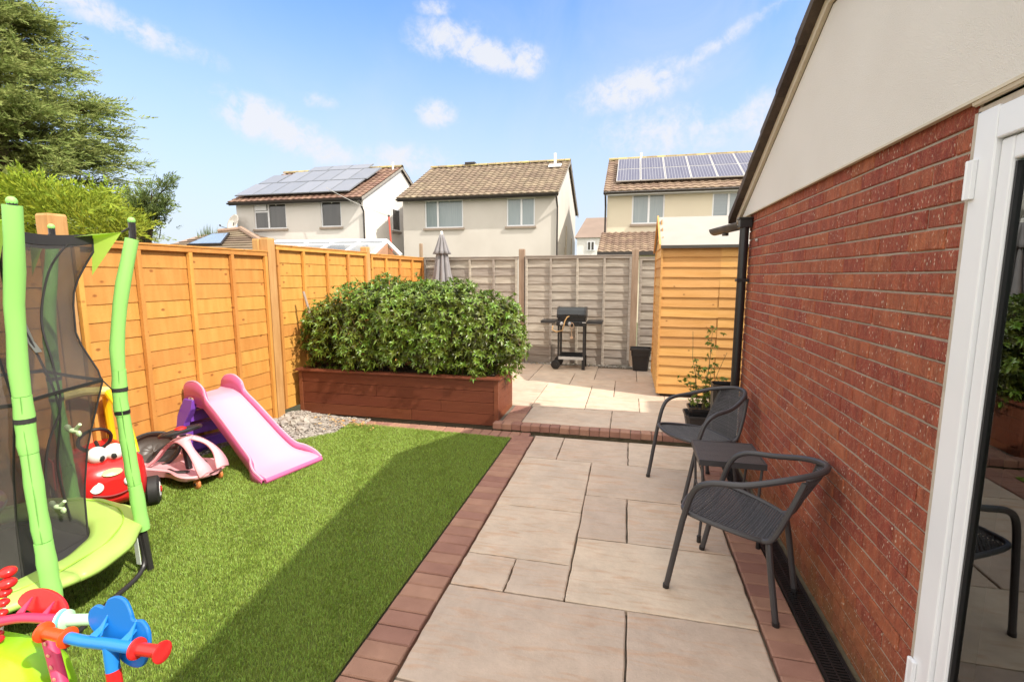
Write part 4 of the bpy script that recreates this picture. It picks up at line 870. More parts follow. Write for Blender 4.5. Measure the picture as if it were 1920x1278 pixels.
# conservatory
cv = thing('conservatory', 'white-framed conservatory with grey glazed roof and small brick gable below the left house', 'conservatory', (-11, 17, 0))
A_ = at(533, 454, 17.4); B_ = at(725, 452, 17.4); C_ = at(694, 478, 14.6); D_ = at(470, 480, 14.6); zt = A_.z
m = MB(); m.tube([A_+Vector((-.5, 0, 0)), B_], .10, 6); m.tube([B_, C_+Vector((0, 0, -.05))], .08, 6); m.tube([B_, at(752, 479, 17.4)], .08, 6); m.tube([D_, C_], .05, 6); m.build('roof_frame', WHITE_P, cv)
m = MB(); m.add([A_+Vector((-.5, 0, -.03)), B_+Vector((0, 0, -.03)), C_+Vector((0, 0, -.03)), D_+Vector((0, 0, -.03))], [(0, 1, 2, 3)]); m.build('roof_glazing', mat('grey_glazing', (.26, .28, .30), (.20, .22, .24), .15, 1, spec=.8), cv, solid=.03)
for f in (.25, .5, .75):
    m = MB(); m.tube([A_.lerp(B_, f)+Vector((0, 0, .0)), D_.lerp(C_, f)+Vector((0, 0, .0))], .035, 6); m.build('glazing_bar', WHITE_P, cv)
m = MB(); E_ = at(752, 490, 17.4); m.prism([(C_.x, 14.7, -.1), (C_.x, 14.7, C_.z-.1), (B_.x, 17.3, B_.z-.12), (B_.x, 17.3, -.1)], (.1, 0, 0)); m.prism([(B_.x, 17.35, -.1), (B_.x, 17.35, B_.z-.14), (E_.x, 17.35, E_.z-.1), (E_.x, 17.35, -.1)], (0, .1, 0)); m.build('gable_wall', mat('tan_brick', (.48, .26, .15), (.38, .20, .12), .9, 10), cv)
# far house through the gap
fh = thing('distant_house', 'small distant white house with brown roof in the gap between middle and right houses', 'house', (-3.4, 42, 0))
P = at(1082, 446, 42); Q = at(1135, 446, 42); T = at(1090, 414, 45); z1 = P.z
m = MB(); m.b2((P.x, 42, -.1), (Q.x+4, 50, z1)); m.build('wall', mat('white_render', (.78, .76, .73), None, .9), fh)
m = MB(); m.prism([(P.x-.2, 41.8, z1), (P.x+.4, 46, T.z+.35), (P.x-.2, 50.2, z1)], (Q.x+4.5-P.x, 0, 0)); m.build('roof', mat('far_brown_roof', (.26, .19, .15), (.21, .155, .12), .9, 1), fh)
W1, W2 = at(1101, 452, 41.95), at(1115, 470, 41.95)
m = MB(); m.b2((W1.x, 41.9, W2.z), (W2.x, 41.99, W1.z)); w_ = m.build('window', WHITE_P, fh); m = MB(); xm = (W1.x+W2.x)/2
m.b2((W1.x+.08, 41.88, W2.z+.08), (xm-.05, 41.899, W1.z-.08)); m.b2((xm+.05, 41.88, W2.z+.08), (W2.x-.08, 41.899, W1.z-.08)); m.build('pane', WDARK, w_)
# distant roof on the left horizon
P0, P1, P2 = at(300, 470, 48), at(352, 437, 48), at(520, 437, 48)
fr_ = thing('distant_bungalow', 'low distant brown roof on the skyline left of the palm-like shrub', 'house', (P1.x, 48, 0))
m = MB(); m.b2((P0.x+.5, 47, -.1), (P2.x, 54, P0.z-.3)); m.build('wall', MC['white_render'], fr_)
m = MB(); m.add([(P0.x, 46, P0.z-.3), (P2.x, 46, P0.z-.3), (P2.x, 50, P2.z), (P1.x, 50, P1.z), (P0.x, 54, P0.z-.3), (P2.x, 54, P0.z-.3)], [(0, 1, 2, 3), (0, 3, 4), (4, 3, 2, 5)]); m.build('roof', mat('pinkish_roof', (.34, .24, .18), (.28, .20, .15), .9, 1), fr_)
# red pole + wire
pp = thing('red_pole', 'thin red metal pole between the left and middle houses', 'pole', at(730, 480, 18))
a1, a2 = at(729, 405, 18), at(735, 480, 18); m = MB(); m.tube([(a2.x, 18, .0), a2, a1], .035, 8); m.build('pole', mat('red_paint', (.60, .10, .06)), pp)
m = MB(); m.ball(a1, .05, 8); m.build('cap', GUTD, pp)
W0, WE = at(612, 352, 18.6), a1; mid = (W0+WE)/2-Vector((0, 0, .15)); m = MB(); m.tube([W0.lerp(mid, t)*(1-t)+mid.lerp(WE, t)*t for t in np.linspace(0, 1, 12)], .012, 5)
tag(m.build('overhead_wire', mat('pale_wire', (.5, .48, .45))), 'thin overhead wire running from the left house to the red pole', 'wire')

# ================================================================== TREES beyond the side fence
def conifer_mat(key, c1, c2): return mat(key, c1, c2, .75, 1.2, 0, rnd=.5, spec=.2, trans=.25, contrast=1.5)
CONA = conifer_mat('olive_conifer_needle', (.14, .18, .04), (.27, .275, .09)); CONY = conifer_mat('golden_conifer_needle', (.33, .35, .03), (.14, .20, .02)); CONG = conifer_mat('grey_green_needle', (.13, .18, .05), (.19, .23, .08))
BARK = mat('tree_bark', (.16, .10, .06), (.09, .06, .04), .95, 12, .8, 30)
def sprays(anchors, L0, nleaf, wid, droop):
    """anchors: (pos, dir, size, shade). each spray is a feathery fan of thin leaflets along a drooping stem"""
    VS = []; RS = []
    for Pp, D, s_, sh in anchors:
        D = D/np.linalg.norm(D); sd = np.cross(D, [0, 0, 1]); sd /= np.linalg.norm(sd)+1e-9; up = np.cross(sd, D); tw = RNG.normal(0, .6); s2 = sd*math.cos(tw)+up*math.sin(tw)
        l = L0*s_; r0 = RNG.random()
        for k in range(nleaf):
            f = (k+.5)/nleaf; b0 = Pp+D*l*f+np.array([0, 0, -droop*l*f*f]); side = 1 if k % 2 else -1
            d = D*.75+s2*side*(1.0-f*.75)*.8+RNG.normal(0, .16, 3)+np.array([0, 0, .12-droop*f*.6]); d /= np.linalg.norm(d); ll = l*(.42-.18*f)*RNG.uniform(.7, 1.2)
            wv = np.cross(d, s2+up*.7+RNG.normal(0, .3, 3)); wv /= np.linalg.norm(wv)+1e-9; w = wid*s_*RNG.uniform(.7, 1.3)
            VS += [b0-wv*w*.3, b0+d*ll*.5-wv*w, b0+d*ll, b0+d*ll*.5+wv*w]; RS.append(np.clip(sh*.55+r0*.3+RNG.random()*.2, 0, 1))  # sh darkens inner and lower sprays: shade put into the needle colour
    V = np.array(VS); b = np.arange(len(RS))[:, None]*4; return V, b+np.array([[0, 1, 2, 3]]), np.array(RS)
tr_ = thing('conifer_tree', 'tall olive-green feathery conifer towering at the left edge of the photo', 'tree', (-15.2, 9.3, 0))
anch = []; m = MB(); m.tube([(-15.2, 9.3, 0), (-15.2, 9.3, 4), (-15.1, 9.3, 8.3)], [.32, .2, .03], 10); m.build('trunk', BARK, tr_); limb = MB()
for i in range(340):
    z = 1.2+7.2*random.random()**.9; f = (z-1.0)/7.6; rad = 3.75*(1-f)**.62*random.uniform(.72, 1.08)+.15
    w = random.uniform(0, 2*math.pi); base = np.array([-15.2, 9.3, z]); dr_ = np.array([math.cos(w), math.sin(w), .28-.25*(1-f)]);
    if i % 4 == 0: limb.tube([Vector(base), Vector(base+dr_*rad*.5), Vector(base+dr_*rad*.9)], [.035, .02, .006], 4)
    nsub = int(16+rad*24)
    for k in range(nsub):
        t_ = random.random()**.6; p = base+dr_*rad*t_+np.array([random.gauss(0, .17), random.gauss(0, .17), random.gauss(0, .07)-.05*t_])*(.4+t_*.6)
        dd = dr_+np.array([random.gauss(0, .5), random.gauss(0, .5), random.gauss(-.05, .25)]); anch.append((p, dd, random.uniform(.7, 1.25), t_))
limb.build('limbs', BARK, tr_)
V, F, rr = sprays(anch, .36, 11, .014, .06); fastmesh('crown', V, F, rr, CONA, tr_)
# golden conifer hedge, clipped top with sprays
gy = thing('golden_conifer', 'bright yellow-green conifer with feathery clipped top behind the side fence', 'conifer hedge', (-9.2, 5.6, 0))
anch = []; m = MB(); m.tube([(-9.2, 5.6, 0), (-9.2, 5.6, 2.4)], [.14, .05], 8); m.build('trunk', BARK, gy)
for i in range(9500):
    u = random.uniform(-1, 1); v = random.uniform(-1, 1); x = -9.3+u*3.1; y = 5.6+v*.8+.1
    topz = 2.72+.07*math.sin(x*3)+.05*math.sin(x*7+y*5) - (.75*max(0, u-.42)**1.1*1.6)
    e = random.random()
    if e < .42: p = np.array([x, y, topz+random.gauss(-.06, .07)]); dd = np.array([random.gauss(.15, .55), random.gauss(-.2, .55), .75])
    else: z = random.uniform(1.2, topz); p = np.array([x, 4.85+random.gauss(0, .10)+.10*math.sin(x*5+z*4), z]); dd = np.array([random.gauss(.35, .45), -1.0, random.gauss(.15, .35)])
    if e > .9: p = np.array([-6.35+random.gauss(0, .15)-.4*random.random(), y, random.uniform(1.2, max(1.5, topz-.1))]); dd = np.array([1, random.gauss(0, .4), random.gauss(.2, .3)])
    if p[0]/p[1] > -1.235+.05*math.sin(p[2]*9) and p[2] > 1.7: continue
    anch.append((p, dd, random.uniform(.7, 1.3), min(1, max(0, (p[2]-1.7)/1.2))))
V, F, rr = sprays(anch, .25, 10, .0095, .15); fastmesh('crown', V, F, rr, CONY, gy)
# grey-green branches reaching right
gb = thing('dark_conifer', 'grey-green conifer whose sparse tips reach right past the golden conifer', 'conifer', (-8.9, 7.4, 0))
anch = []; m = MB(); m.tube([(-8.9, 7.4, 0), (-8.8, 7.4, 2.9)], [.16, .04], 8); m.build('trunk', BARK, gb); limb = MB()
for (tx, ty), n in [((325, 338), 130), ((318, 372), 120), ((296, 400), 110), ((240, 360), 70), ((270, 368), 90), ((285, 352), 60), ((255, 385), 130), ((250, 420), 60)]:
    tip = np.array(at(tx, ty, 7.0)); base = np.array([-8.7, 7.4, 1.7+random.random()*.9]); mid = (base+tip)/2+np.array([0, 0, .12]); limb.tube([Vector(base), Vector(mid), Vector(tip)], [.03, .018, .005], 4)
    for k in range(n):
        t_ = random.uniform(.25, 1); p = (base*(1-t_)**2+mid*2*t_*(1-t_)+tip*t_*t_)+np.array([random.gauss(0, .09), random.gauss(0, .10), random.gauss(0, .07)])*(1.4-t_); d = (tip-base)/np.linalg.norm(tip-base)+np.array([random.gauss(0, .45), random.gauss(0, .4), random.gauss(.25, .35)]); anch.append((p, d, random.uniform(.6, 1.1), t_*.7))
for k in range(1500):
    w = random.uniform(0, 6.28); z = random.uniform(.8, 2.1); rad = 1.0*(1-(z-.8)/2.2)+.2; p = np.array([-8.9+math.cos(w)*rad, 7.4+math.sin(w)*rad, z]); anch.append((p, np.array([math.cos(w), math.sin(w), .2]), 1, .5))
limb.build('limbs', BARK, gb); V, F, rr = sprays(anch, .22, 9, .010, .1); fastmesh('crown', V, F, rr, CONG, gb)
# spiky shrub on the skyline, low bushes
P = at(388, 440, 30); ss = thing('spiky_shrub', 'spiky grey-green shrub poking above the low distant roofs', 'shrub', (P.x, 30, 0))
m = MB()
for i in range(420):
    w = random.uniform(0, 6.28); r_ = random.random()**.5; x = P.x+math.cos(w)*r_*1.15; h_ = 4.9-1.5*r_*r_+random.uniform(-.3, .25)+(.35 if abs(x-P.x-.25) < .35 else 0); y = 30+math.sin(w)*r_*.7; lx, ly = (x-P.x)*.5+random.gauss(0, .12), random.gauss(0, .12)
    m.add([(x-.035, y, h_-1.6), (x+.035, y, h_-1.6), (x+lx+.02, y+ly, h_-.5), (x+lx*1.4, y+ly, h_), (x+lx-.02, y+ly, h_-.5)], [(0, 1, 2, 4), (4, 2, 3)])
m.build('foliage', mat('spiky_leaf', (.20, .24, .12), (.12, .17, .07), .7, 2, rnd=.3, trans=.2), ss); m = MB(); m.tube([(P.x, 30, 0), (P.x, 30, 3.6)], .12, 8); m.build('trunk', BARK, ss)
P = at(268, 452, 24); bs = thing('low_bush', 'small yellow-green bush showing over the side fence right of the trampoline post', 'bush', (P.x, 24, 0)); anch = []
for i in range(900):
    d = RNG.normal(size=3); d /= np.linalg.norm(d); p = np.array([P.x-.9, 24, 1.5])+d*np.array([1.9, 1, 1.85])*RNG.uniform(.8, 1); anch.append((p, d+np.array([0, 0, .3]), 1, .6))
V, F, rr = sprays(anch, .4, 8, .03, .1); fastmesh('foliage', V, F, rr, CONY, bs); m = MB(); m.tube([(P.x-.9, 24, 0), (P.x-.9, 24, 2)], .1, 8); m.build('trunk', BARK, bs)

# ================================================================== PATIO FURNITURE
def cr(P, n=6, closed=False):
    P = [Vector(p) for p in P]; out = []; k = len(P)
    for i in range(k if closed else k-1):
        a, b, c, d = (P[(i-1) % k], P[i], P[(i+1) % k], P[(i+2) % k]) if closed else (P[max(i-1, 0)], P[i], P[i+1], P[min(i+2, k-1)])
        for j in range(n):
            t = j/n; out.append(.5*((2*b)+(c-a)*t+(2*a-5*b+4*c-d)*t*t+(3*b-a-3*c+d)*t**3))
    if not closed: out.append(P[-1])
    return out
CHM = mat('anthracite_tube', (.055, .052, .055), (.045, .042, .045), .42, 10, .05, 90); WV = mat('grey_rattan_weave', (.085, .083, .09), (.055, .052, .058), .5, 40, 0, rnd=.2)
def weave(m, surf, nu, nv, r, amp):
    """surf(u,v)->(point, normal); strands run along v, wires along u"""
    for i in range(nu):
        u = (i+.5)/nu; pts = []
        for j in range(nv*2+1):
            v = j/(nv*2); P_, n_ = surf(u, v); pts.append(Vector(P_)+Vector(n_)*amp*math.cos(math.pi*(j/2*2+ (i % 2)*1)*1.0))
        m.tube(pts, r, 4)
    for j in range(1, nv):
        v = (j-.0)/nv; pts = [Vector(surf(k/12, v)[0]) for k in range(13)]; m.tube(pts, r*.5, 4)
def tub_chair(loc, ang, label):
    t = thing('rattan_chair', label, 'chair', loc, R(ang), 'rattan armchairs by the brick wall')
    H = [(.25, .24, .0), (.175, .252, .40), (.125, .262, .565), (.05, .266, .632), (-.10, .245, .660), (-.25, .175, .705), (-.345, .085, .73), (-.37, 0, .737)]
    full = cr(H[1:] + [(x, -y, z) for x, y, z in H[1:-1][::-1]], 6)
    m = MB(); m.tube(full, .0145, 10); m.build('arm_hoop', CHM, t, world=False, smooth=True)
    for s_ in (1, -1):
        m = MB(); m.tube([(.25, s_*.24, .004), (.175, s_*.252, .40)], .0145, 10); lg = m.build('leg', CHM, t, world=False, smooth=True)
        m = MB(); m.tube([(.2505, s_*.24, .0), (.249, s_*.24, .02)], .0165, 10); m.build('foot_cap', BLACK_P, lg, world=False, smooth=True)
        m = MB(); m.tube(cr([(-.19, s_*.15, .395), (-.205, s_*.165, .30), (-.25, s_*.17, .004)], 5), .0145, 10); lg = m.build('leg', CHM, t, world=False, smooth=True)
        m = MB(); m.tube([(-.2505, s_*.17, .0), (-.249, s_*.17, .02)], .0165, 10); m.build('foot_cap', BLACK_P, lg, world=False, smooth=True)
        m = MB(); m.tube(cr([(-.17, s_*.178, .392), (-.215, s_*.185, .42), (-.27, s_*.170, .56), (-.315, s_*.145, .70)], 5), .013, 10); m.build('back_frame', CHM, t, world=False, smooth=True)
    ring = cr([(.22, .12, .435), (.235, 0, .432), (.22, -.12, .435), (.17, -.225, .437), (.0, -.225, .418), (-.17, -.178, .393), (-.20, -.09, .39), (-.205, 0, .39), (-.20, .09, .39), (-.17, .178, .393), (0, .225, .418), (.17, .225, .437)], 5, True)
    m = MB(); m.tube(ring, .012, 8, closed=True); m.build('seat_frame', CHM, t, world=False, smooth=True)
    def ss_(u, v):
        x = -.195+.42*u; e = max(0, (u-.86)/.14); hy = .178+.047*min(1, u*2.2) - .115*e*e; y = -hy+2*hy*v
        return (x, y, .392+.042*u-.016*math.sin(math.pi*v)*math.sin(math.pi*u)), (0, 0, 1)
    m = MB(); weave(m, ss_, 36, 24, .0043, .0035); m.build('seat', WV, t, world=False)
    def sb_(u, v):
        hy = .175-.035*u*u; y = -hy+2*hy*v; bow = .045*(1-(2*v-1)**2)*(.15+.85*u)
        return (-.195-.125*u-bow, y, .40+.315*u+.012*(1-(2*v-1)**2)*u), (1, 0, .3)
    m = MB(); weave(m, sb_, 30, 22, .0043, .0035); m.build('backrest', WV, t, world=False)
    return t
tub_chair((.57, 2.55, 0), 151, 'dark grey woven armchair nearest the glass door, in front of the little table')
tub_chair((.53, 3.80, 0), 208, 'dark grey woven armchair further away, between the little table and the potted plant')
tb = thing('side_table', 'small square dark table with thin legs standing between the two woven armchairs', 'table', (.625, 3.15, 0))
m = MB(); m.box((0, 0, .505), (.355, .37, .02)); m.build('tabletop', mat('slatted_dark_top', (.075, .062, .055), (.05, .042, .038), .55, 3, .3, 40, (1, 9, 1)), tb, world=False, bevel=.003)
m = MB()
for a, b_ in (((-.178, -.186, .482), (.178, -.178, .517)), ((-.178, .178, .482), (.178, .186, .517)), ((-.186, -.186, .482), (-.178, .186, .517)), ((.178, -.186, .482), (.186, .186, .517))): m.b2(a, b_)
m.build('apron', CHM, tb, world=False)
for sx in (-1, 1):
    for sy in (-1, 1):
        m = MB(); m.tube([(sx*.165, sy*.165, .49), (sx*.15, sy*.175, .25), (sx*.165, sy*.19, .012)], .0085, 8); lg = m.build('leg', CHM, tb, world=False, smooth=True)
        m = MB(); m.tube([(sx*.165, sy*.19, .0), (sx*.165, sy*.19, .04)], .013, 8); m.build('foot_cap', BLACK_P, lg, world=False)
for sx in (-1, 1):
    m = MB(); m.tube([(sx*.15, -.175, .25), (sx*.15, .175, .25)], .006, 6); m.build('stretcher', CHM, tb, world=False)

pp_ = thing('potted_plant', 'young leafy climbing plant in stacked square dark pots on the upper patio', 'plant', (.74, 5.08, Z2))
POT = mat('dark_pot', (.045, .04, .038), None, .5)
m = MB(); sqloft(m, [(.125, 0), (.15, .13), (.158, .135), (.158, .155), (.148, .155), (.14, .10)]); m.add(sq(.14, .10), [tuple(range(8))]); m.build('outer_pot', POT, pp_, world=False)
m = MB(); sqloft(m, [(.10, .10), (.118, .20), (.126, .202), (.126, .225), (.116, .225), (.11, .19)]); m.add(sq(.11, .19), [tuple(range(8))]); m.build('inner_pot', BLACK_P, pp_, world=False)
m = MB(); anch = []
for (dx, dy, h_, n) in [(.02, 0, .86, 26), (-.06, .02, .52, 30), (.06, -.02, .48, 28), (-.10, -.02, .36, 22), (.11, .03, .32, 18), (.03, -.06, .42, 24)]:
    p = [Vector((dx*.4, dy*.4, .18))]
    for k in range(6): p.append(p[-1]+Vector((dx*.25+random.uniform(-.015, .015), dy*.25+random.uniform(-.015, .015), h_/6)))
    m.tube(p, [.005, .0045, .004, .004, .003, .002, .001], 5)
    for k in range(n):
        t_ = random.uniform(.12, 1)**1.0; i = min(5, int(t_*6)); q = p[i].lerp(p[i+1], t_*6-i if t_ < 1 else 1)+Vector((random.gauss(0, .03), random.gauss(0, .03), 0))+Vector(pp_.location); anch.append((np.array(q), np.array([random.gauss(0, .5), random.gauss(0, .5), .6]), .1))
for sx, h_ in ((-.10, .78), (.20, .58)):
    p = [Vector((sx*.3, 0, .2))]
    for k in range(6): p.append(p[-1]+Vector((sx*.12+random.uniform(-.02, .02), random.uniform(-.01, .01), h_/6)))
    m.tube(p, .0025, 5)
m.build('stems', mat('plant_stem', (.16, .12, .05), None, .7), pp_, world=False)
V, F, rr = rosette_leaves(anch, .042, .012, 5, .3, .5); fastmesh('foliage', V, F, rr, mat('young_leaf', (.17, .27, .03), (.26, .33, .05), .45, 8, rnd=.4, trans=.3), pp_)
bf = thing('black_bin', 'dark plastic tub half hidden behind the further armchair at the wall corner', 'tub', (.86, 4.62, .0))
m = MB(); sqloft(m, [(.09, Z2), (.10, .62), (.105, .64), (.095, .64)]); m.build('tub', BLACK_P, bf, world=False)

# ================================================================== PINK SLIDE
sa = Vector((-.97, .24, 0)).normalized(); sbv = Vector((.24, .97, 0)).normalized(); so_ = Vector((-2.66, 3.33, 0))
def SP(u, v, z): return so_+sa*u+sbv*v+Vector((0, 0, z))
sd_ = thing('toy_slide', 'pink toddler slide with purple ladder steps standing by the orange fence', 'slide', tuple(so_+sa*.6))
us = [(-.02, .022, .27), (.02, .03, .272), (.08, .04, .27), (.15, .055, .245), (.22, .085, .205), (.34, .16, .19), (.5, .275, .18), (.66, .39, .172), (.80, .485, .165), (.84, .51, .162), (.88, .525, .16), (.93, .538, .16), (.98, .542, .16), (1.03, .543, .16), (1.08, .544, .16), (1.12, .545, .16)]
def rail_h(u):
    if u > .2: return .062+.085*math.sqrt(max(0, 1-((u-.965)/.165)**2))
    return .062*max(0, (u+.02)/.22)**.8+.012
rows = []
for u, z, hw in us:
    k = hw; r_ = rail_h(u); prof_ = [(-k-.022, z-.045), (-k-.020, z+r_-.012), (-k-.012, z+r_), (-k+.002, z+r_-.01), (-k+.012, z+.022), (-k+.04, z+.003), (0, z-.004), (k-.04, z+.003), (k-.012, z+.022), (k-.002, z+r_-.01), (k+.012, z+r_), (k+.020, z+r_-.012), (k+.022, z-.045)]
    rows.append([SP(u, v, max(zz, .006)) for v, zz in prof_])
def dense(rows, n=4):
    out = []; k = len(rows)
    cols = [cr([r[j] for r in rows], n) for j in range(len(rows[0]))]
    return [[c[i] for c in cols] for i in range(len(cols[0]))]
dr_rows = dense(rows, 5)
bedcol = [[r[j] for j in range(4, 9)] for r in dr_rows]; railL = [[r[j] for j in range(0, 5)] for r in dr_rows]; railR = [[r[j] for j in range(8, 13)] for r in dr_rows]
PKB = pl('light_pink_plastic', (.66, .34, .45)); PKR = pl('deep_pink_plastic', (.62, .13, .29))
m = MB(); m.grid(bedcol); m.build('chute', PKB, sd_, smooth=True, solid=.006, angle=60)
for rl in (railL, railR):
    m = MB(); m.grid(rl); m.build('side_rail', PKR, sd_, smooth=True, solid=.008, angle=60)
m = MB(); m.tube([SP(-.03, v, .022) for v in np.linspace(-.27, .27, 9)], .02, 8); m.build('front_lip', PKR, sd_, smooth=True)
for s_ in (-1, 1):     # bright edging along the rails
    m = MB(); m.tube([r[2 if s_ < 0 else 10]+Vector((0, 0, .002)) for r in dr_rows], .0085, 6); m.build('rail_edge', PKB, sd_, smooth=True)
    m = MB(); q = [SP(.93+.085*math.cos(w), s_*.168, .545+.075*math.sin(w)+.055) for w in np.linspace(.1, math.pi-.1, 9)]; q += [SP(.93+.07*math.cos(w), s_*.168, .545+.055*math.sin(w)+.05) for w in np.linspace(math.pi-.1, .1, 9)]
    m.prism([p-sbv*.006 for p in q], sbv*.012); m.build('grip_inlay', PURPLE, sd_)
    m = MB(); q = [SP(.78, s_*.160, .42), SP(.86, s_*.160, .455), SP(1.11, s_*.160, .47), SP(1.12, s_*.160, .56), SP(1.0, s_*.160, .60), SP(.86, s_*.160, .56)]; m.prism([p-sbv*.012 for p in q], sbv*.024); m.build('cheek', PKR, sd_, bevel=.006)
# oval badge with lettering
badge = MB(); q = [SP(1.01+.042*math.cos(w), -.187, .535+.018*math.sin(w)) for w in np.linspace(0, 2*math.pi, 20, endpoint=False)]; badge.prism(q, -sbv*.002); bd = badge.build('badge', mat('badge_red', (.55, .03, .03)), sd_)
badge = MB(); q = [SP(1.01+.037*math.cos(w), -.1895, .535+.0145*math.sin(w)) for w in np.linspace(0, 2*math.pi, 20, endpoint=False)]; badge.prism(q, -sbv*.001); badge.build('badge_face', WHITEP, bd)
def text_obj(s, size, loc, rot, m_, parent, name='lettering', ext=.0006):
    c = bpy.data.curves.new(name, 'FONT'); c.body = s; c.size = size; c.extrude = ext; c.align_x = 'CENTER'; c.align_y = 'CENTER'
    o = bpy.data.objects.new('tmp', c); sc.collection.objects.link(o); dg = bpy.context.evaluated_depsgraph_get(); me = bpy.data.meshes.new_from_object(o.evaluated_get(dg)); bpy.data.objects.remove(o)
    me.name = name; me.materials.clear(); me.materials.append(m_); t = bpy.data.objects.new(name, me); sc.collection.objects.link(t); t.parent = parent
    off = Vector((0, 0, 0)); p = parent
    while p is not None: off += p.location; p = p.parent
    t.matrix_local = Matrix.Translation(Vector(loc)-off) @ rot.to_4x4(); return t
rot_ = Matrix((-sa, Vector((0, 0, 1)), -sbv)).transposed()
text_obj('little\ntikes', .0155, SP(1.01, -.1912, .535), rot_, mat('badge_ink', (.03, .05, .15)), bd)
# ladder
def lad(u, v, z): k = 1-z/.53; return SP(u-.22*(v+.2)*k-.03, v*(.92+.42*k)-.045*k, z)
for s_ in (-1, 1):
    m = MB(); q = [(1.00, .53), (1.13, .53), (1.19, .38), (1.225, .14), (1.23, .0), (1.13, .0), (1.12, .13), (1.07, .33), (1.0, .45)]
    m.prism([lad(u, s_*.175-.014*s_, z) for u, z in q], sbv*(.055*s_)); m.build('ladder_rail', PURPLE, sd_, bevel=.006)
for z, u in ((.12, 1.16), (.27, 1.125), (.40, 1.08)):
    LV = lad(1, .165, z)-lad(1, -.165, z); m = MB(); q = [lad(u-.035, -.17, z), lad(u+.05, -.17, z), lad(u+.05, -.17, z+.022), lad(u-.035, -.17, z+.022)]; m.prism(q, LV)
    q = [lad(u-.03, -.17, z-.07), lad(u-.018, -.17, z-.07), lad(u-.018, -.17, z), lad(u-.03, -.17, z)]; m.prism(q, LV); m.build('step', PURPLE, sd_, bevel=.003)
m = MB(); m.prism([lad(1.18, -.17, .0), lad(1.195, -.17, .0), lad(1.195, -.17, .10), lad(1.18, -.17, .10)], LV); m.prism([lad(1.03, -.17, .44), lad(1.045, -.17, .44), lad(1.045, -.17, .53), lad(1.03, -.17, .53)], LV); m.build('ladder_web', PURPLE, sd_)

# ================================================================== PALE PINK RIDE-ON (swing car)
def local(loc, ang):
    M_ = Matrix.Translation(Vector(loc)) @ Matrix.Rotation(R(ang), 4, 'Z'); return M_
sw = thing('swing_car', 'pale pink ride-on wiggle car with black steering wheel and orange castors on the lawn', 'ride-on toy', (-3.42, 2.98, 0), R(-2))
# local x forward (towards the camera right), body a low boat shape
secs = [(-.36, .10, .10, .16), (-.30, .16, .085, .175), (-.18, .185, .075, .165), (-.04, .15, .07, .15), (.08, .13, .065, .14), (.18, .155, .065, .13), (.27, .16, .07, .125), (.335, .12, .08, .12), (.365, .05, .09, .115)]
rows = []
for x, hw, zb, zt in secs:
    hw *= 1.15; rows.append([(x, -hw*.55, zb), (x, -hw*.92, zb+.012), (x, -hw, zt-.012), (x, -hw*.93, zt), (x, -hw*.78, zt-.018), (x, -hw*.4, zt-.03), (x, 0, zt-.032), (x, hw*.4, zt-.03), (x, hw*.78, zt-.018), (x, hw*.93, zt), (x, hw, zt-.012), (x, hw*.92, zb+.012), (x, hw*.55, zb)])
m = MB(); rr_ = dense([[Vector(p) for p in r] for r in rows], 4); m.grid(rr_); m.grid([[r[0], r[-1]] for r in rr_]); n = len(rr_)
m.add(rr_[0], [tuple(range(13))]); m.add(rr_[-1], [tuple(range(13))]); m.build('body', PALEPINK, sw, world=False, smooth=True, angle=50)
for s_ in (-1, 1):      # shell arch from the nose up to the steering column and down to the seat
    path = [(.355, .13, .02, .115), (.335, .135, .03, .165), (.29, .125, .055, .235), (.22, .105, .05, .30), (.13, .085, .0, .345), (.05, .085, .0, .345), (-.01, .11, .055, .29), (-.06, .15, .095, .21), (-.12, .185, .13, .155)]
    o_ = cr([(x, s_*yo, z-.012) for x, yo, yi, z in path], 5); i_ = cr([(x, s_*yi, z) for x, yo, yi, z in path], 5)
    m = MB(); m.grid([[p, p.lerp(q_, .5)+Vector((0, 0, .010)), q_] for p, q_ in zip(o_, i_)]); m.build('arch', PALEPINK, sw, world=False, smooth=True, solid=.014, angle=70)
m = MB(); m.lathe([(.0, 0), (.055, 0), (.06, .015), (.05, .03), (0, .03)], (.09, 0, .335)); m.build('arch_top', PALEPINK, sw, world=False, smooth=True)
m = MB(); m.tube([(.11, 0, .10), (.07, 0, .37)], .024, 10); m.build('steering_column', BLACK_P, sw, world=False, smooth=True)
stw = Matrix.Rotation(R(-12), 3, 'Y'); c0 = Vector((.055, 0, .40)); m = MB()
m.tube([c0+stw @ Vector((.105*math.cos(w), .15*math.sin(w), .0)) for w in np.linspace(0, 2*math.pi, 28, endpoint=False)], .016, 8, closed=True); m.tube([c0+stw @ Vector((0, -.14, 0)), c0+Vector((0, 0, .01)), c0+stw @ Vector((0, .14, 0))], .022, 8, flat=.6); wh = m.build('steering_wheel', BLACK_P, sw, world=False, smooth=True)
m = MB(); m.ball(c0+Vector((0, 0, .02)), (.04, .045, .016), 12); m.build('horn_button', RED, wh, world=False, smooth=True)
for s_ in (-1, 1):
    m = MB(); q = [(.02+.13*t_, s_*(.095+.035*math.sin(math.pi*t_)), .126-.01*t_) for t_ in np.linspace(0, 1.3, 12)]; m.tube(q, [.008, .02, .026, .028, .028, .026, .024, .024, .024, .022, .018, .008], 8, flat=.35); m.build('foot_rest', DARK_M, sw, world=False, smooth=True)
CAST = mat('amber_castor', (.75, .25, .08), None, .3, spec=.7)
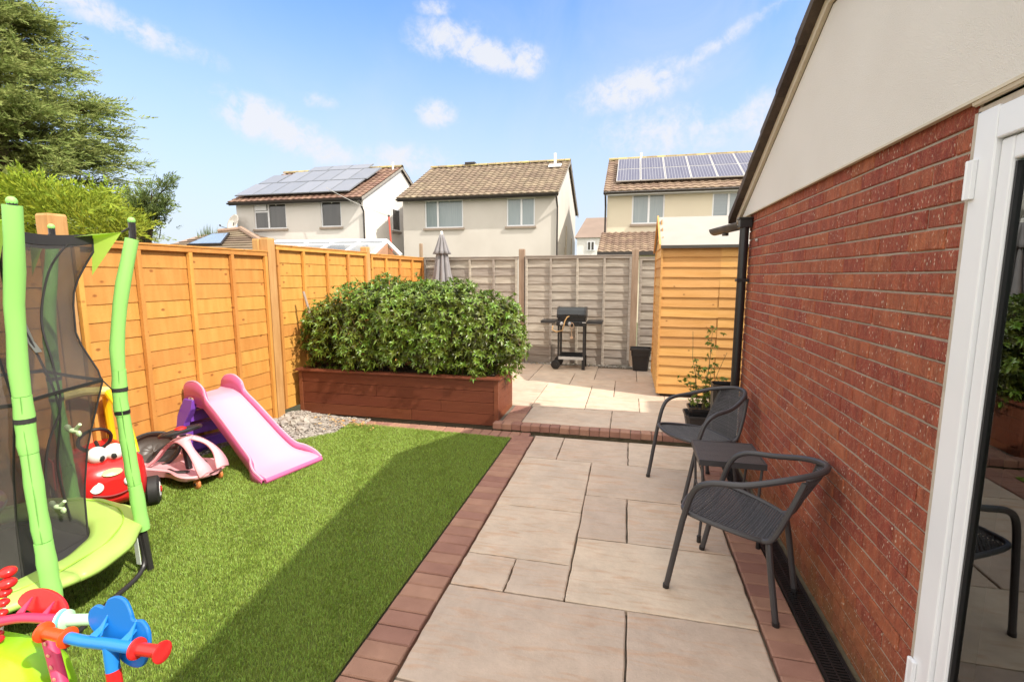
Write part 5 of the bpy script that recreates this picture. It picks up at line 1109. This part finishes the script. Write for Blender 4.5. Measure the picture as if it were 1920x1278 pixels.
for x, y, r_ in ((-.25, -.19, .045), (-.25, .19, .045), (.29, -.10, .038), (.29, .10, .038)):
    m = MB(); m.lathe([(0, -.014), (r_*.7, -.014), (r_, -.009), (r_, .009), (r_*.7, .014), (0, .014)], (x, y, r_), (.25, 1, 0), 20); w = m.build('castor', CAST, sw, world=False, smooth=True)
    m = MB(); m.lathe([(0, -.018), (r_*.35, -.018), (r_*.35, .018), (0, .018)], (x, y, r_), (.25, 1, 0), 10); m.tube([(x, y, r_), (x-.02, y, r_+.05)], .010, 6); m.build('hub', DARK_M, w, world=False)
# black round tray / tub behind it
TRC = at(288, 846, 2.98)
bt = thing('black_tray', 'shallow round black plastic tray propped on its edge between swing car and fence', 'tray', (TRC.x, 2.98, .0))
q = Vector((.62, -.62, .55)).normalized().to_track_quat('Z', 'Y').to_matrix(); m = MB(); rows = []
for r_, z in [(.0, .0), (.08, .0), (.14, .003), (.155, .012), (.165, .045), (.178, .05), (.182, .045)]: rows.append([q @ Vector((r_*math.cos(w), r_*math.sin(w)*.8, z))+TRC for w in np.linspace(0, 2*math.pi, 37)])
m.grid(rows); m.build('dish', mat('brown_black_plastic', (.06, .045, .035), None, .28), bt, smooth=True, solid=.006)
m = MB(); m.tube([q @ Vector((.18*math.cos(w), .18*.8*math.sin(w), .048))+TRC for w in np.linspace(0, 2*math.pi, 36, endpoint=False)], .009, 6, closed=True); m.build('rim', BLACK_P, bt, smooth=True)

# ================================================================== RED RIDE-IN CAR
rc = thing('toy_car', 'red ride-in toy car with white eyes, yellow roof pillars and black tyres behind the trampoline', 'toy car', (-3.56, 2.50, 0), R(-25))
# local x forward
secs = [(-.42, .19, .10, .36), (-.36, .215, .07, .38), (-.15, .22, .06, .35), (.05, .22, .06, .355), (.16, .215, .06, .40), (.24, .21, .07, .405), (.31, .19, .09, .38), (.355, .15, .12, .33), (.375, .09, .15, .28)]
rows = []
for x, hw, zb, zt in secs:
    rows.append([Vector(p) for p in [(x, -hw*.6, zb), (x, -hw*.95, zb+.03), (x, -hw, (zb+zt)/2), (x, -hw*.94, zt-.05), (x, -hw*.75, zt-.012), (x, -hw*.4, zt), (x, 0, zt+.006), (x, hw*.4, zt), (x, hw*.75, zt-.012), (x, hw*.94, zt-.05), (x, hw, (zb+zt)/2), (x, hw*.95, zb+.03), (x, hw*.6, zb)]])
m = MB(); rr_ = dense(rows, 4); m.grid(rr_); m.grid([[r[0], r[-1]] for r in rr_]); m.add(rr_[0], [tuple(range(13))]); m.add(rr_[-1], [tuple(range(13))]); body = m.build('body', RED, rc, world=False, smooth=True, angle=50)
m = MB(); m.tube(cr([(.378, -.11, .215), (.392, -.05, .195), (.396, 0, .19), (.392, .05, .195), (.378, .11, .215)], 5), .006, 6); m.build('mouth_line', mat('dark_red_plastic', (.30, .01, .01)), body, world=False)
for s_ in (-1, 1):
    m = MB(); m.ball((.25, s_*.044, .435), (.062, .056, .056), 18); ey = m.build('eye', WHITEP, rc, world=False, smooth=True)
    m = MB(); m.ball((.300, s_*.033+.0, .425), (.014, .018, .024), 12, Matrix.Rotation(.0, 3, 'Z')); m.build('pupil', DARK_M, ey, world=False, smooth=True)
    m = MB(); m.lathe([(0, 0), (.036, 0), (.034, .010), (0, .014)], (.366, s_*.085, .255), (1, s_*.4, .35), 20); m.build('headlight', WHITEP, rc, world=False, smooth=True)
    m = MB(); m.tube(cr([(.17, s_*.175, .37), (.10, s_*.17, .51), (-.02, s_*.155, .66), (-.17, s_*.13, .765)], 6), .026, 10); m.build('front_pillar', YELLOW, rc, world=False, smooth=True)
    m = MB(); m.tube(cr([(-.38, s_*.17, .35), (-.37, s_*.16, .56), (-.33, s_*.15, .70), (-.20, s_*.13, .765)], 6), .026, 10); m.build('rear_pillar', YELLOW, rc, world=False, smooth=True)
m = MB(); m.tube([(-.18, -.14, .77), (-.19, 0, .785), (-.18, .14, .77)], .032, 10); m.build('roof_bar', pl('pale_yellow_plastic', (.72, .60, .18)), rc, world=False, smooth=True)
m = MB(); m.lathe([(0, 0), (.026, 0), (.026, .008), (0, .011)], (.357, -.0, .33), (1, 0, .9), 20, sx=1, sy=2.1); m.build('nose_badge', pl('pale_lime_plastic', (.62, .62, .22)), rc, world=False, smooth=True)
for (x, y, r_) in ((.26, -.235, .10), (.26, .235, .10), (-.28, -.19, .10), (-.28, .17, .10)):
    s_ = 1 if y > 0 else -1; ax = (.35, s_*1, 0) if x > 0 else (0, s_, 0)
    m = MB(); m.lathe([(.05, -.035), (r_*.8, -.04), (r_, -.026), (r_, .026), (r_*.8, .04), (.05, .035)], (x, y, r_), ax, 26); w = m.build('tyre', mat('tyre_rubber', (.02, .019, .018), None, .6), rc, world=False, smooth=True)
    m = MB(); m.lathe([(0, -.036), (.052, -.036), (.054, .036), (.044, .041), (.036, .030), (0, .030)], (x, y, r_), ax, 22); rm_ = m.build('rim', WHITEP, w, world=False, smooth=True)
    m = MB(); m.lathe([(0, .0), (.024, .0), (.022, .048), (0, .052)], (x, y, r_), ax, 16); m.build('hub', RED, rm_, world=False, smooth=True)
m = MB(); m.tube([(-.02+.09*math.cos(w)*.35, .09*math.sin(w), .47+.09*math.cos(w)*.9) for w in np.linspace(0, 2*math.pi, 22, endpoint=False)], .012, 8, closed=True); m.tube([(-.0, 0, .46), (.10, 0, .42)], .012, 8); m.build('steering_wheel', BLACK_P, rc, world=False, smooth=True)
m = MB(); q = [(-.02, -.222, .18), (-.25, -.222, .18), (-.27, -.222, .38), (-.0, -.222, .38)]; m.prism(q, (0, -.01, 0)); m.build('door', pl('dull_red_plastic', (.45, .02, .02)), rc, world=False, bevel=.008)

# ================================================================== TRAMPOLINE
TC = Vector((-2.95, 1.50, 0)); tp = thing('trampoline', 'small round trampoline with green padded poles, black net and lime edge pad', 'trampoline', tuple(TC))
ANG = [R(a) for a in (-9, 46, 112, 170, 235, 297)]
def tpt(a, r_, z): return TC+Vector((math.cos(a)*r_, math.sin(a)*r_, z))
PRO = [(.0, .64), (.26, .625), (.6, .605), (.95, .59), (1.25, .60), (1.5, .635), (1.72, .69), (1.80, .71)]
def prof_r(z):
    for (z0, r0), (z1, r1) in zip(PRO, PRO[1:]):
        if z <= z1: return r0+(r1-r0)*(z-z0)/(z1-z0)
    return PRO[-1][1]
FOAMD = pl('foam_seam', (.16, .40, .08), rough=.6)
for ai, a in enumerate(ANG):
    m = MB(); m.tube([tpt(a, prof_r(z)+.0, z) for z in (.0, .13, .27)], .0165, 10); pole = m.build('pole', DARK_M, tp, smooth=True)
    m = MB(); m.tube([tpt(a, prof_r(z), z) for z in np.linspace(1.76, 1.87, 4)], .0155, 10); m.build('pole_top', BLACK_P, pole, smooth=True)
    m = MB(); m.ball(tpt(a, prof_r(1.87), 1.875), .018, 10); m.build('end_cap', FOAM, pole, smooth=True)
    br = [.24, .60, .98, 1.30, 1.78]
    for k, (z0, z1) in enumerate([(.24, .50), (.502, .88), (.882, 1.12), (1.122, 1.785 if ai else 1.86)]):
        m = MB(); zz = np.linspace(z0, z1, 7); rad = [.031 + .0015*math.sin(i*2.1) for i in range(7)]; rad[0] = rad[-1] = .0295; r0 = .0 if k % 2 else .0015
        m.tube([tpt(a, prof_r(z), z)+Vector((random.uniform(-.001, .001),)*3) for z in zz], [q_+r0 for q_ in rad], 16); m.build('foam_sleeve', FOAM, pole, smooth=True, angle=60)
        if k in (1, 2):
            w = Vector((-TC.x*0+.75, -.65, 0)).normalized(); m = MB(); m.tube([tpt(a, prof_r(z), z)+w*.031+Vector((.002*math.sin(z*30), 0, 0)) for z in zz], .0022, 5); m.build('sleeve_slit', FOAMD, pole)
    if ai == 0: continue
    m = MB(); z = .90; m.tube([tpt(a, prof_r(z), z-.010), tpt(a, prof_r(z), z+.010)], .034, 16); m.build('strap_band', BLACK_P, pole)
# feet: U shaped tubes joining pairs of poles
for i in (0, 2, 4):
    a0, a1 = ANG[i], ANG[(i+1) % 6]; p0, p1 = tpt(a0, .60, .28), tpt(a1, .60, .28); g0, g1 = tpt(a0, .625, .018), tpt(a1, .625, .018)
    m = MB(); m.tube(cr([p1, p1.lerp(g1, .75), g1.lerp(g0, .13)+Vector((0, 0, .0)), g1.lerp(g0, .5), g0.lerp(g1, .13), p0.lerp(g0, .75), p0], 5), .0125, 10); m.build('leg', DARK_M, tp, smooth=True)
m = MB(); m.tube([tpt(a, .565, .275) for a in np.linspace(0, 2*math.pi, 48, endpoint=False)], .0135, 8, closed=True); m.build('frame_ring', DARK_M, tp, smooth=True)
m = MB(); rows = [[tpt(a, r_, .262) for a in np.linspace(0, 2*math.pi, 61)] for r_ in (.001, .2, .43)]; m.grid(rows); m.build('jumping_mat', mat('black_mat', (.028, .027, .027), (.04, .038, .036), .75, 12, .2, 250), tp)
rows = []
for r_, z in [(.405, .268), (.41, .288), (.44, .300), (.52, .303), (.590, .301), (.612, .297), (.624, .284), (.623, .268)]:
    rw = []
    for k in range(121):
        a = 2*math.pi*k/120; wob = .006*math.sin(a*6+1)+.004*math.sin(a*17); dn = -.014*abs(math.sin(a*3+.4)) if r_ > .6 else .004*math.sin(a*13+r_*20)
        rw.append(tpt(a, r_+wob*(r_ > .5)+(.012*math.sin(a*3+.5)), z+dn))
    rows.append(rw)
m = MB(); m.grid(rows); m.build('edge_pad', PAD, tp, smooth=True, solid=.006, angle=60)
m = MB(); m.tube([tpt(a, .545, .309+.004*math.sin(a*13)) for a in np.linspace(0, 2*math.pi, 90, endpoint=False)], .0035, 5, closed=True); m.build('pad_piping', pl('pad_seam', (.34, .58, .05)), tp)
for k in range(30):
    if k % 5 == 0:
        pass
m = MB()
for k in range(36): a = 2*math.pi*k/36; m.tube([tpt(a, .44, .264), tpt(a, .555, .272)], .004, 5)
m.build('elastic_cords', BLACK_P, tp)
# net: vertices pulled towards the poles, sides curve inwards
NET = bpy.data.materials.new('net_mesh'); NET.use_nodes = True; N = NET.node_tree.nodes; L = NET.node_tree.links; N.remove(N['Principled BSDF'])
df = N.new('ShaderNodeBsdfDiffuse'); df.inputs[0].default_value = (.085, .08, .078, 1); trn = N.new('ShaderNodeBsdfTransparent'); trn.inputs[0].default_value = (1, 1, 1, 1)
mx = N.new('ShaderNodeMixShader'); tcn = N.new('ShaderNodeTexCoord'); nn_ = N.new('ShaderNodeTexNoise'); nn_.inputs['Scale'].default_value = 5; nn_.inputs['Detail'].default_value = 6; L.new(tcn.outputs['Object'], nn_.inputs[0])
mrn = N.new('ShaderNodeMapRange'); L.new(nn_.outputs[0], mrn.inputs[0]); mrn.inputs[1].default_value = .3; mrn.inputs[2].default_value = .7; mrn.inputs[3].default_value = .52; mrn.inputs[4].default_value = .68
L.new(mrn.outputs[0], mx.inputs[0]); L.new(trn.outputs[0], mx.inputs[1]); L.new(df.outputs[0], mx.inputs[2]); L.new(mx.outputs[0], N['Material Output'].inputs[0])
NPR = [(.30, .40), (.5, .405), (.75, .44), (1.065, .525), (1.085, .53), (1.16, .50), (1.3, .445), (1.5, .45), (1.62, .49), (1.70, .545), (1.82, .55)]
def netr(z):
    for (z0, r0), (z1, r1) in zip(NPR, NPR[1:]):
        if z <= z1: return r0+(r1-r0)*(z-z0)/(z1-z0)
    return NPR[-1][1]
def netp(t_, z):        # t_ in 0..6 between pole angles
    i = int(t_) % 6; f = t_-int(t_); p0, p1 = tpt(ANG[i], netr(z), z), tpt(ANG[(i+1) % 6], netr(z), z)
    p = p0.lerp(p1, f); c = TC+Vector((0, 0, z)); sag = .05*math.sin(math.pi*f)*(1+.6*math.sin(z*4)); p = p.lerp(c, sag)
    if z > 1.7: p.z -= .02*math.sin(math.pi*f)
    return p
zs = [.27+i*(1.79-.27)/30 for i in range(31)]; rows = [[netp(6*k/72 if k < 72 else 0, z) for k in range(73)] for z in zs]
m = MB(); m.grid(rows); net = m.build('net', NET, tp, smooth=True, angle=80)
NB = mat('black_webbing', (.03, .027, .027), None, .8)
m = MB(); rows = [[netp((6*k/90) % 6, z)*1 for k in range(91)] for z in (1.755, 1.77, 1.80)]; m.grid(rows); m.build('top_hem', NB, net, solid=.006)
for z, dz in ((1.075, .0),):
    m = MB(); rows = [[netp((6*k/90) % 6, z+q_) for k in range(91)] for q_ in (-.008, .008)]; m.grid(rows); m.build('waist_strap', NB, net, solid=.004)
for i in range(6):
    if i < 2: m = MB(); m.tube([netp(i+.0001, z)+Vector((math.cos(ANG[i]), math.sin(ANG[i]), 0))*.002 for z in np.linspace(.28, 1.78, 24)], .0045, 5); m.build('net_seam', NB, net)
    a = ANG[i]; P1, P2 = netp(i+.0001, 1.80), netp(i+.0001, 1.60)+Vector((math.cos(a), math.sin(a), 0))*.05; P3 = tpt(a, .665, 1.815); P4 = netp(i+.18, 1.79); P5 = netp((i-.18) % 6, 1.79)
    m = MB(); m.add([P1, P2, P3, P4, P5], [(0, 1, 2), (0, 2, 3), (0, 4, 2)]); m.build('corner_tab', mat('thin_lime_fabric', (.50, .74, .10), (.46, .70, .09), .6, 5, .1, 20, trans=.55), net)
    m = MB(); m.tube([P3, tpt(a, .70, 1.84)], .005, 5); m.build('tab_loop', NB, net)
    m = MB(); pw = tpt(a, prof_r(1.02)-.03, 1.02); m.tube([netp(i+.0001, 1.075), pw], .0075, 5, flat=.4); m.tube([tpt(a, prof_r(1.02), 1.01), tpt(a, prof_r(1.02), 1.03)], .035, 14); m.build('waist_tie', NB, net)
# door overlap: curved edges and velcro strip in the side facing the camera
def onnet(t_, z, o=.004): p = netp(t_ % 6, z); c = TC+Vector((0, 0, z)); return p+(p-c).normalized()*o
m = MB(); m.tube(cr([onnet(t_, z) for t_, z in ((.04, 1.72), (.12, 1.6), (.22, 1.48), (.42, 1.28), (.50, 1.0), (.62, .7), (.80, .4))], 5), .005, 5); m.build('door_edge', NB, net)
m = MB(); m.tube(cr([onnet(t_, z) for t_, z in ((.76, 1.76), (.66, 1.62), (.58, 1.4), (.54, 1.2), (.52, 1.0), (.44, .8), (.40, .4))], 5), .005, 5); m.build('door_edge', NB, net)
m = MB(); rows = [[onnet(.24+.20*(1.50-z)/.24+q_, z, .006) for q_ in (-.035, .045)] for z in np.linspace(1.26, 1.50, 6)]; m.grid(rows); m.build('velcro_strip', mat('grey_velcro', (.17, .175, .155), None, .9), net, solid=.003)
for (t_, z) in ((.72, .86), (.62, .50)):
    c0 = onnet(t_, z, .012); m = MB(); m.ball(c0, (.03, .012, .012), 10); m.ball(c0+Vector((-.03, 0, .012)), (.02, .01, .018), 8); m.ball(c0+Vector((.035, 0, -.012)), (.014, .01, .016), 8); m.tube([c0+Vector((.02, 0, .01)), c0+Vector((.05, .0, .035))], .008, 6); m.build('tie_clip', pl('pale_green_clip', (.52, .66, .38)), net, smooth=True)
m = MB(); a = ANG[1]; q = tpt(a, .60, .0); m.prism([q+Vector((.012, -.03, .07)), q+Vector((.04, -.03, .07)), q+Vector((.032, -.03, .25)), q+Vector((.006, -.03, .25))], (0, .004, 0)); m.build('label_sticker', mat('white_label', (.72, .76, .70), (.60, .70, .60), .5, 20), tp)
bl_ = thing('play_ball', 'small multicoloured ball lying on the far side of the trampoline pad at the left edge', 'ball', tuple(tpt(R(145), .50, .30)))
BM = bpy.data.materials.new('multicolour_ball'); BM.use_nodes = True; N, L, b = nodes_of(BM); tcn = N.new('ShaderNodeTexCoord'); v = N.new('ShaderNodeTexVoronoi'); v.inputs['Scale'].default_value = 26; L.new(tcn.outputs['Object'], v.inputs[0]); hs = N.new('ShaderNodeHueSaturation'); hs.inputs['Saturation'].default_value = 1.5; hs.inputs['Value'].default_value = .9; L.new(v.outputs['Color'], hs.inputs['Color']); mxb = N.new('ShaderNodeMix'); mxb.data_type = 'RGBA'; mxb.inputs[0].default_value = .5; mxb.inputs[6].default_value = (.8, .30, .08, 1); L.new(hs.outputs[0], mxb.inputs[7]); L.new(mxb.outputs[2], b.inputs['Base Color']); b.inputs['Roughness'].default_value = .3
m = MB(); m.ball((0, 0, .075), .075, 24); m.build('ball', BM, bl_, world=False, smooth=True)

# ================================================================== FOREGROUND TOYS
def spool(m, a, b_, r0, r1, n=18):
    a, b_ = Vector(a), Vector(b_); L_ = (b_-a).length; m.lathe([(0, 0), (r1*.8, 0), (r1, .004), (r1*.96, .010), (r0, .016), (r0*.94, L_*.5), (r0, L_-.016), (r1*.96, L_-.010), (r1, L_-.004), (r1*.8, L_), (0, L_)], a, (b_-a).normalized(), n)
s1 = thing('toddler_scooter', 'toddler scooter with blue cloud shield, red grips and striped stem, front left', 'scooter', (-1.35, .99, 0))
m = MB(); m.tube(cr([(-1.63, 1.00, .512), (-1.56, 1.0, .512), (-1.47, 1.0, .520), (-1.40, 1.0, .524), (-1.355, 1.0, .527)], 5), .0165, 14); hb_ = m.build('handlebar', BLUE, s1, smooth=True)
m = MB(); spool(m, (-1.62, 1.00, .512), (-1.735, 1.005, .507), .018, .030); m.build('grip', ORANGERED, hb_, smooth=True)
m = MB(); spool(m, (-1.365, 1.0, .526), (-1.262, 1.0, .534), .018, .030); m.build('grip', RED, hb_, smooth=True)
def lobe(c, rs): return c
m = MB(); q = []; outl = [(-.118, -.01), (-.125, .02), (-.105, .045), (-.075, .048), (-.065, .075), (-.035, .092), (.0, .088), (.03, .062), (.045, .045), (.075, .052), (.105, .035), (.122, .0), (.125, -.04), (.115, -.07), (.08, -.082), (.03, -.075), (.0, -.05), (-.05, -.035), (-.09, -.03)]
out2 = cr([(x, 0, z) for x, z in outl], 4, True); tl = Matrix.Rotation(R(-14), 3, 'X') @ Matrix.Rotation(R(8), 3, 'Y'); m.prism([tl @ p + Vector((-1.475, 1.035, .535)) for p in out2], tl @ Vector((0, .012, 0))); m.build('cloud_shield', pl('mid_blue_plastic', (.01, .16, .52), rough=.25), s1, bevel=.004)
for dx in (-.05, .06):
    m = MB(); m.prism([(-1.475+dx-.012, 1.008, .525), (-1.475+dx+.018, 1.008, .53), (-1.475+dx+.004, 1.045, .575)], (0, .006, -.002)); m.prism([(-1.475+dx-.012, 1.0, .53), (-1.475+dx+.016, 1.0, .53), (-1.475+dx+.012, 1.04, .545), (-1.475+dx-.006, 1.04, .545)], (0, 0, .006)); m.build('shield_bracket', BLUE, s1, bevel=.002)
def P_(t_): return Vector((-1.462, 1.0, .515)).lerp(Vector((-1.36, .94, .06)), t_)
for k, (t0, t1, mm_) in enumerate([(0, .15, BLUE), (.15, .32, RED), (.32, .56, pl('amber_plastic', (.85, .40, .01))), (.56, .8, YELLOW), (.8, 1.0, RED)]):
    m = MB(); m.tube([P_(t0), P_(t1)], .0195 if k % 2 else .0185, 14); m.build('stem', mm_, s1, smooth=True)
m = MB(); m.prism([(-1.44, .93, .045), (-1.30, .93, .045), (-1.28, .62, .045), (-1.32, .52, .045), (-1.42, .52, .045), (-1.46, .62, .045)], (0, 0, .03)); m.build('deck', BLUE, s1, bevel=.006)
for p in ((-1.47, .95), (-1.25, .95), (-1.37, .50)):
    m = MB(); m.lathe([(0, -.015), (.03, -.015), (.045, -.01), (.045, .01), (.03, .015), (0, .015)], (p[0], p[1], .045), (1, 0, 0), 20); m.build('wheel', YELLOW, s1, smooth=True)
s2 = thing('toddler_scooter', 'toddler scooter with magenta handlebar, red oval shield and mint grips, lower left corner', 'scooter', (-1.85, 1.05, 0))
m = MB(); m.tube(cr([(-2.16, 1.05, .43), (-2.06, 1.07, .435), (-1.97, 1.09, .45), (-1.88, 1.105, .452), (-1.81, 1.12, .45)], 5), .0155, 14); hb_ = m.build('handlebar', MAGENTA, s2, smooth=True)
m = MB(); spool(m, (-1.815, 1.115, .45), (-1.70, 1.15, .45), .019, .034); m.build('grip', MINT, hb_, smooth=True); m = MB(); m.lathe([(0, 0), (.033, 0), (.036, .006), (.030, .010), (0, .010)], (-1.822, 1.113, .45), (-.95, -.3, 0), 18); m.build('grip_collar', CYAN, hb_, smooth=True)
m = MB(); spool(m, (-2.155, 1.05, .43), (-2.27, 1.03, .42), .019, .034); m.build('grip', MINT, hb_, smooth=True)
m = MB(); tl = Matrix.Rotation(R(-22), 3, 'X') @ Matrix.Rotation(R(4), 3, 'Y'); q = [tl @ Vector((.115*math.cos(w), 0, .062*math.sin(w) if math.sin(w) > 0 else .02*math.sin(w)))+Vector((-1.945, 1.13, .458)) for w in np.linspace(0, 2*math.pi, 30, endpoint=False)]; m.prism(q, tl @ Vector((0, .012, 0))); m.build('oval_shield', RED, s2, bevel=.004)
for dx in (-.05, .05):
    m = MB(); m.prism([(-1.945+dx-.014, 1.095, .455), (-1.945+dx+.016, 1.10, .46), (-1.945+dx+.008, 1.135, .495)], (0, .006, -.004)); m.build('shield_bracket', MAGENTA, s2, bevel=.002)
def P_(t_): return Vector((-1.875, 1.095, .445)).lerp(Vector((-1.50, .93, .06)), t_)
m = MB(); m.tube([P_(0), P_(1)], .019, 14, flat=.7); m.build('stem', MAGENTA, s2, smooth=True)
dm = pl('pale_pink_decal', (.72, .28, .22))
for k in range(5):
    m = MB(); c0 = P_(.12+.07*k)+Vector((.004, -.0165, .004)); m.ball(c0, (.007, .002, .009), 6, Matrix.Rotation(k*1.3, 3, 'Y')); m.build('decal', dm, s2)
m = MB(); m.prism([(-1.60, .93, .045), (-1.46, .93, .045), (-1.46, .60, .045), (-1.50, .50, .045), (-1.58, .50, .045), (-1.62, .60, .045)], (0, 0, .03)); m.build('deck', MAGENTA, s2, bevel=.006)
for p in ((-1.63, .95), (-1.43, .95), (-1.54, .48)):
    m = MB(); m.lathe([(0, -.015), (.03, -.015), (.045, -.01), (.045, .01), (.03, .015), (0, .015)], (p[0], p[1], .045), (1, 0, 0), 20); m.build('wheel', MINT, s2, smooth=True)
rd = thing('ride_on_toy', 'glossy lime-green ride-on toy with stacked red bead handles in the lower left corner', 'ride-on toy', (-2.02, 1.02, 0))
m = MB(); secs = [(-.30, .03, .20, .24), (-.27, .10, .12, .31), (-.18, .155, .07, .355), (-.05, .175, .05, .365), (.06, .17, .05, .36), (.14, .15, .05, .33), (.19, .10, .06, .28), (.21, .03, .09, .22)]
rows = []
for x, hw, zb, zt in secs:
    h_ = zt-zb; rows.append([Vector(p) for p in [(x, -hw*.5, zb), (x, -hw*.9, zb+h_*.15), (x, -hw, zb+h_*.45), (x, -hw*.9, zb+h_*.75), (x, -hw*.6, zb+h_*.95), (x, 0, zt), (x, hw*.6, zb+h_*.95), (x, hw*.9, zb+h_*.75), (x, hw, zb+h_*.45), (x, hw*.9, zb+h_*.15), (x, hw*.5, zb)]])
rr_ = dense(rows, 5); m.grid(rr_); m.grid([[r[0], r[-1]] for r in rr_]); m.build('body', LIME, rd, world=False, smooth=True, angle=60)
m = MB(); m.tube(cr([(-.28, -.10, .17), (-.15, -.17, .16), (.02, -.185, .155), (.15, -.16, .15), (.22, -.08, .15)], 5), .014, 8); m.build('skirt_rim', pl('green_plastic', (.18, .50, .01)), rd, world=False, smooth=True)
for x, y in ((-.2, -.17), (-.2, .17), (.13, -.16), (.13, .16)):
    m = MB(); m.lathe([(0, -.02), (.04, -.02), (.06, -.012), (.06, .012), (.04, .02), (0, .02)], (x, y, .06), (0, 1, 0), 20); m.build('wheel', RED, rd, world=False, smooth=True)
m = MB(); P0 = Vector((-2.095, 1.09, .365)); P1 = Vector((-2.14, 1.165, .545))
for k, (f, r_) in enumerate([(0, .015), (.17, .0165), (.33, .017), (.5, .0175), (.66, .019), (.82, .024), (1.0, .024)]):
    q = P0.lerp(P1, f)+Vector((.006*(1 if k == 5 else -.3), 0, 0)); m = MB(); m.ball(q, (r_*1.12, r_*1.12, r_*.78), 14); m.build('bead', RED, rd, smooth=True)
m = MB(); m.tube([P0-Vector((0, 0, .04)), P1], .005, 6); m.build('bead_rod', WHITEP, rd)
m = MB(); m.ball((-2.055, 1.065, .372), (.019, .019, .014), 12); m.build('bead', RED, rd, smooth=True)
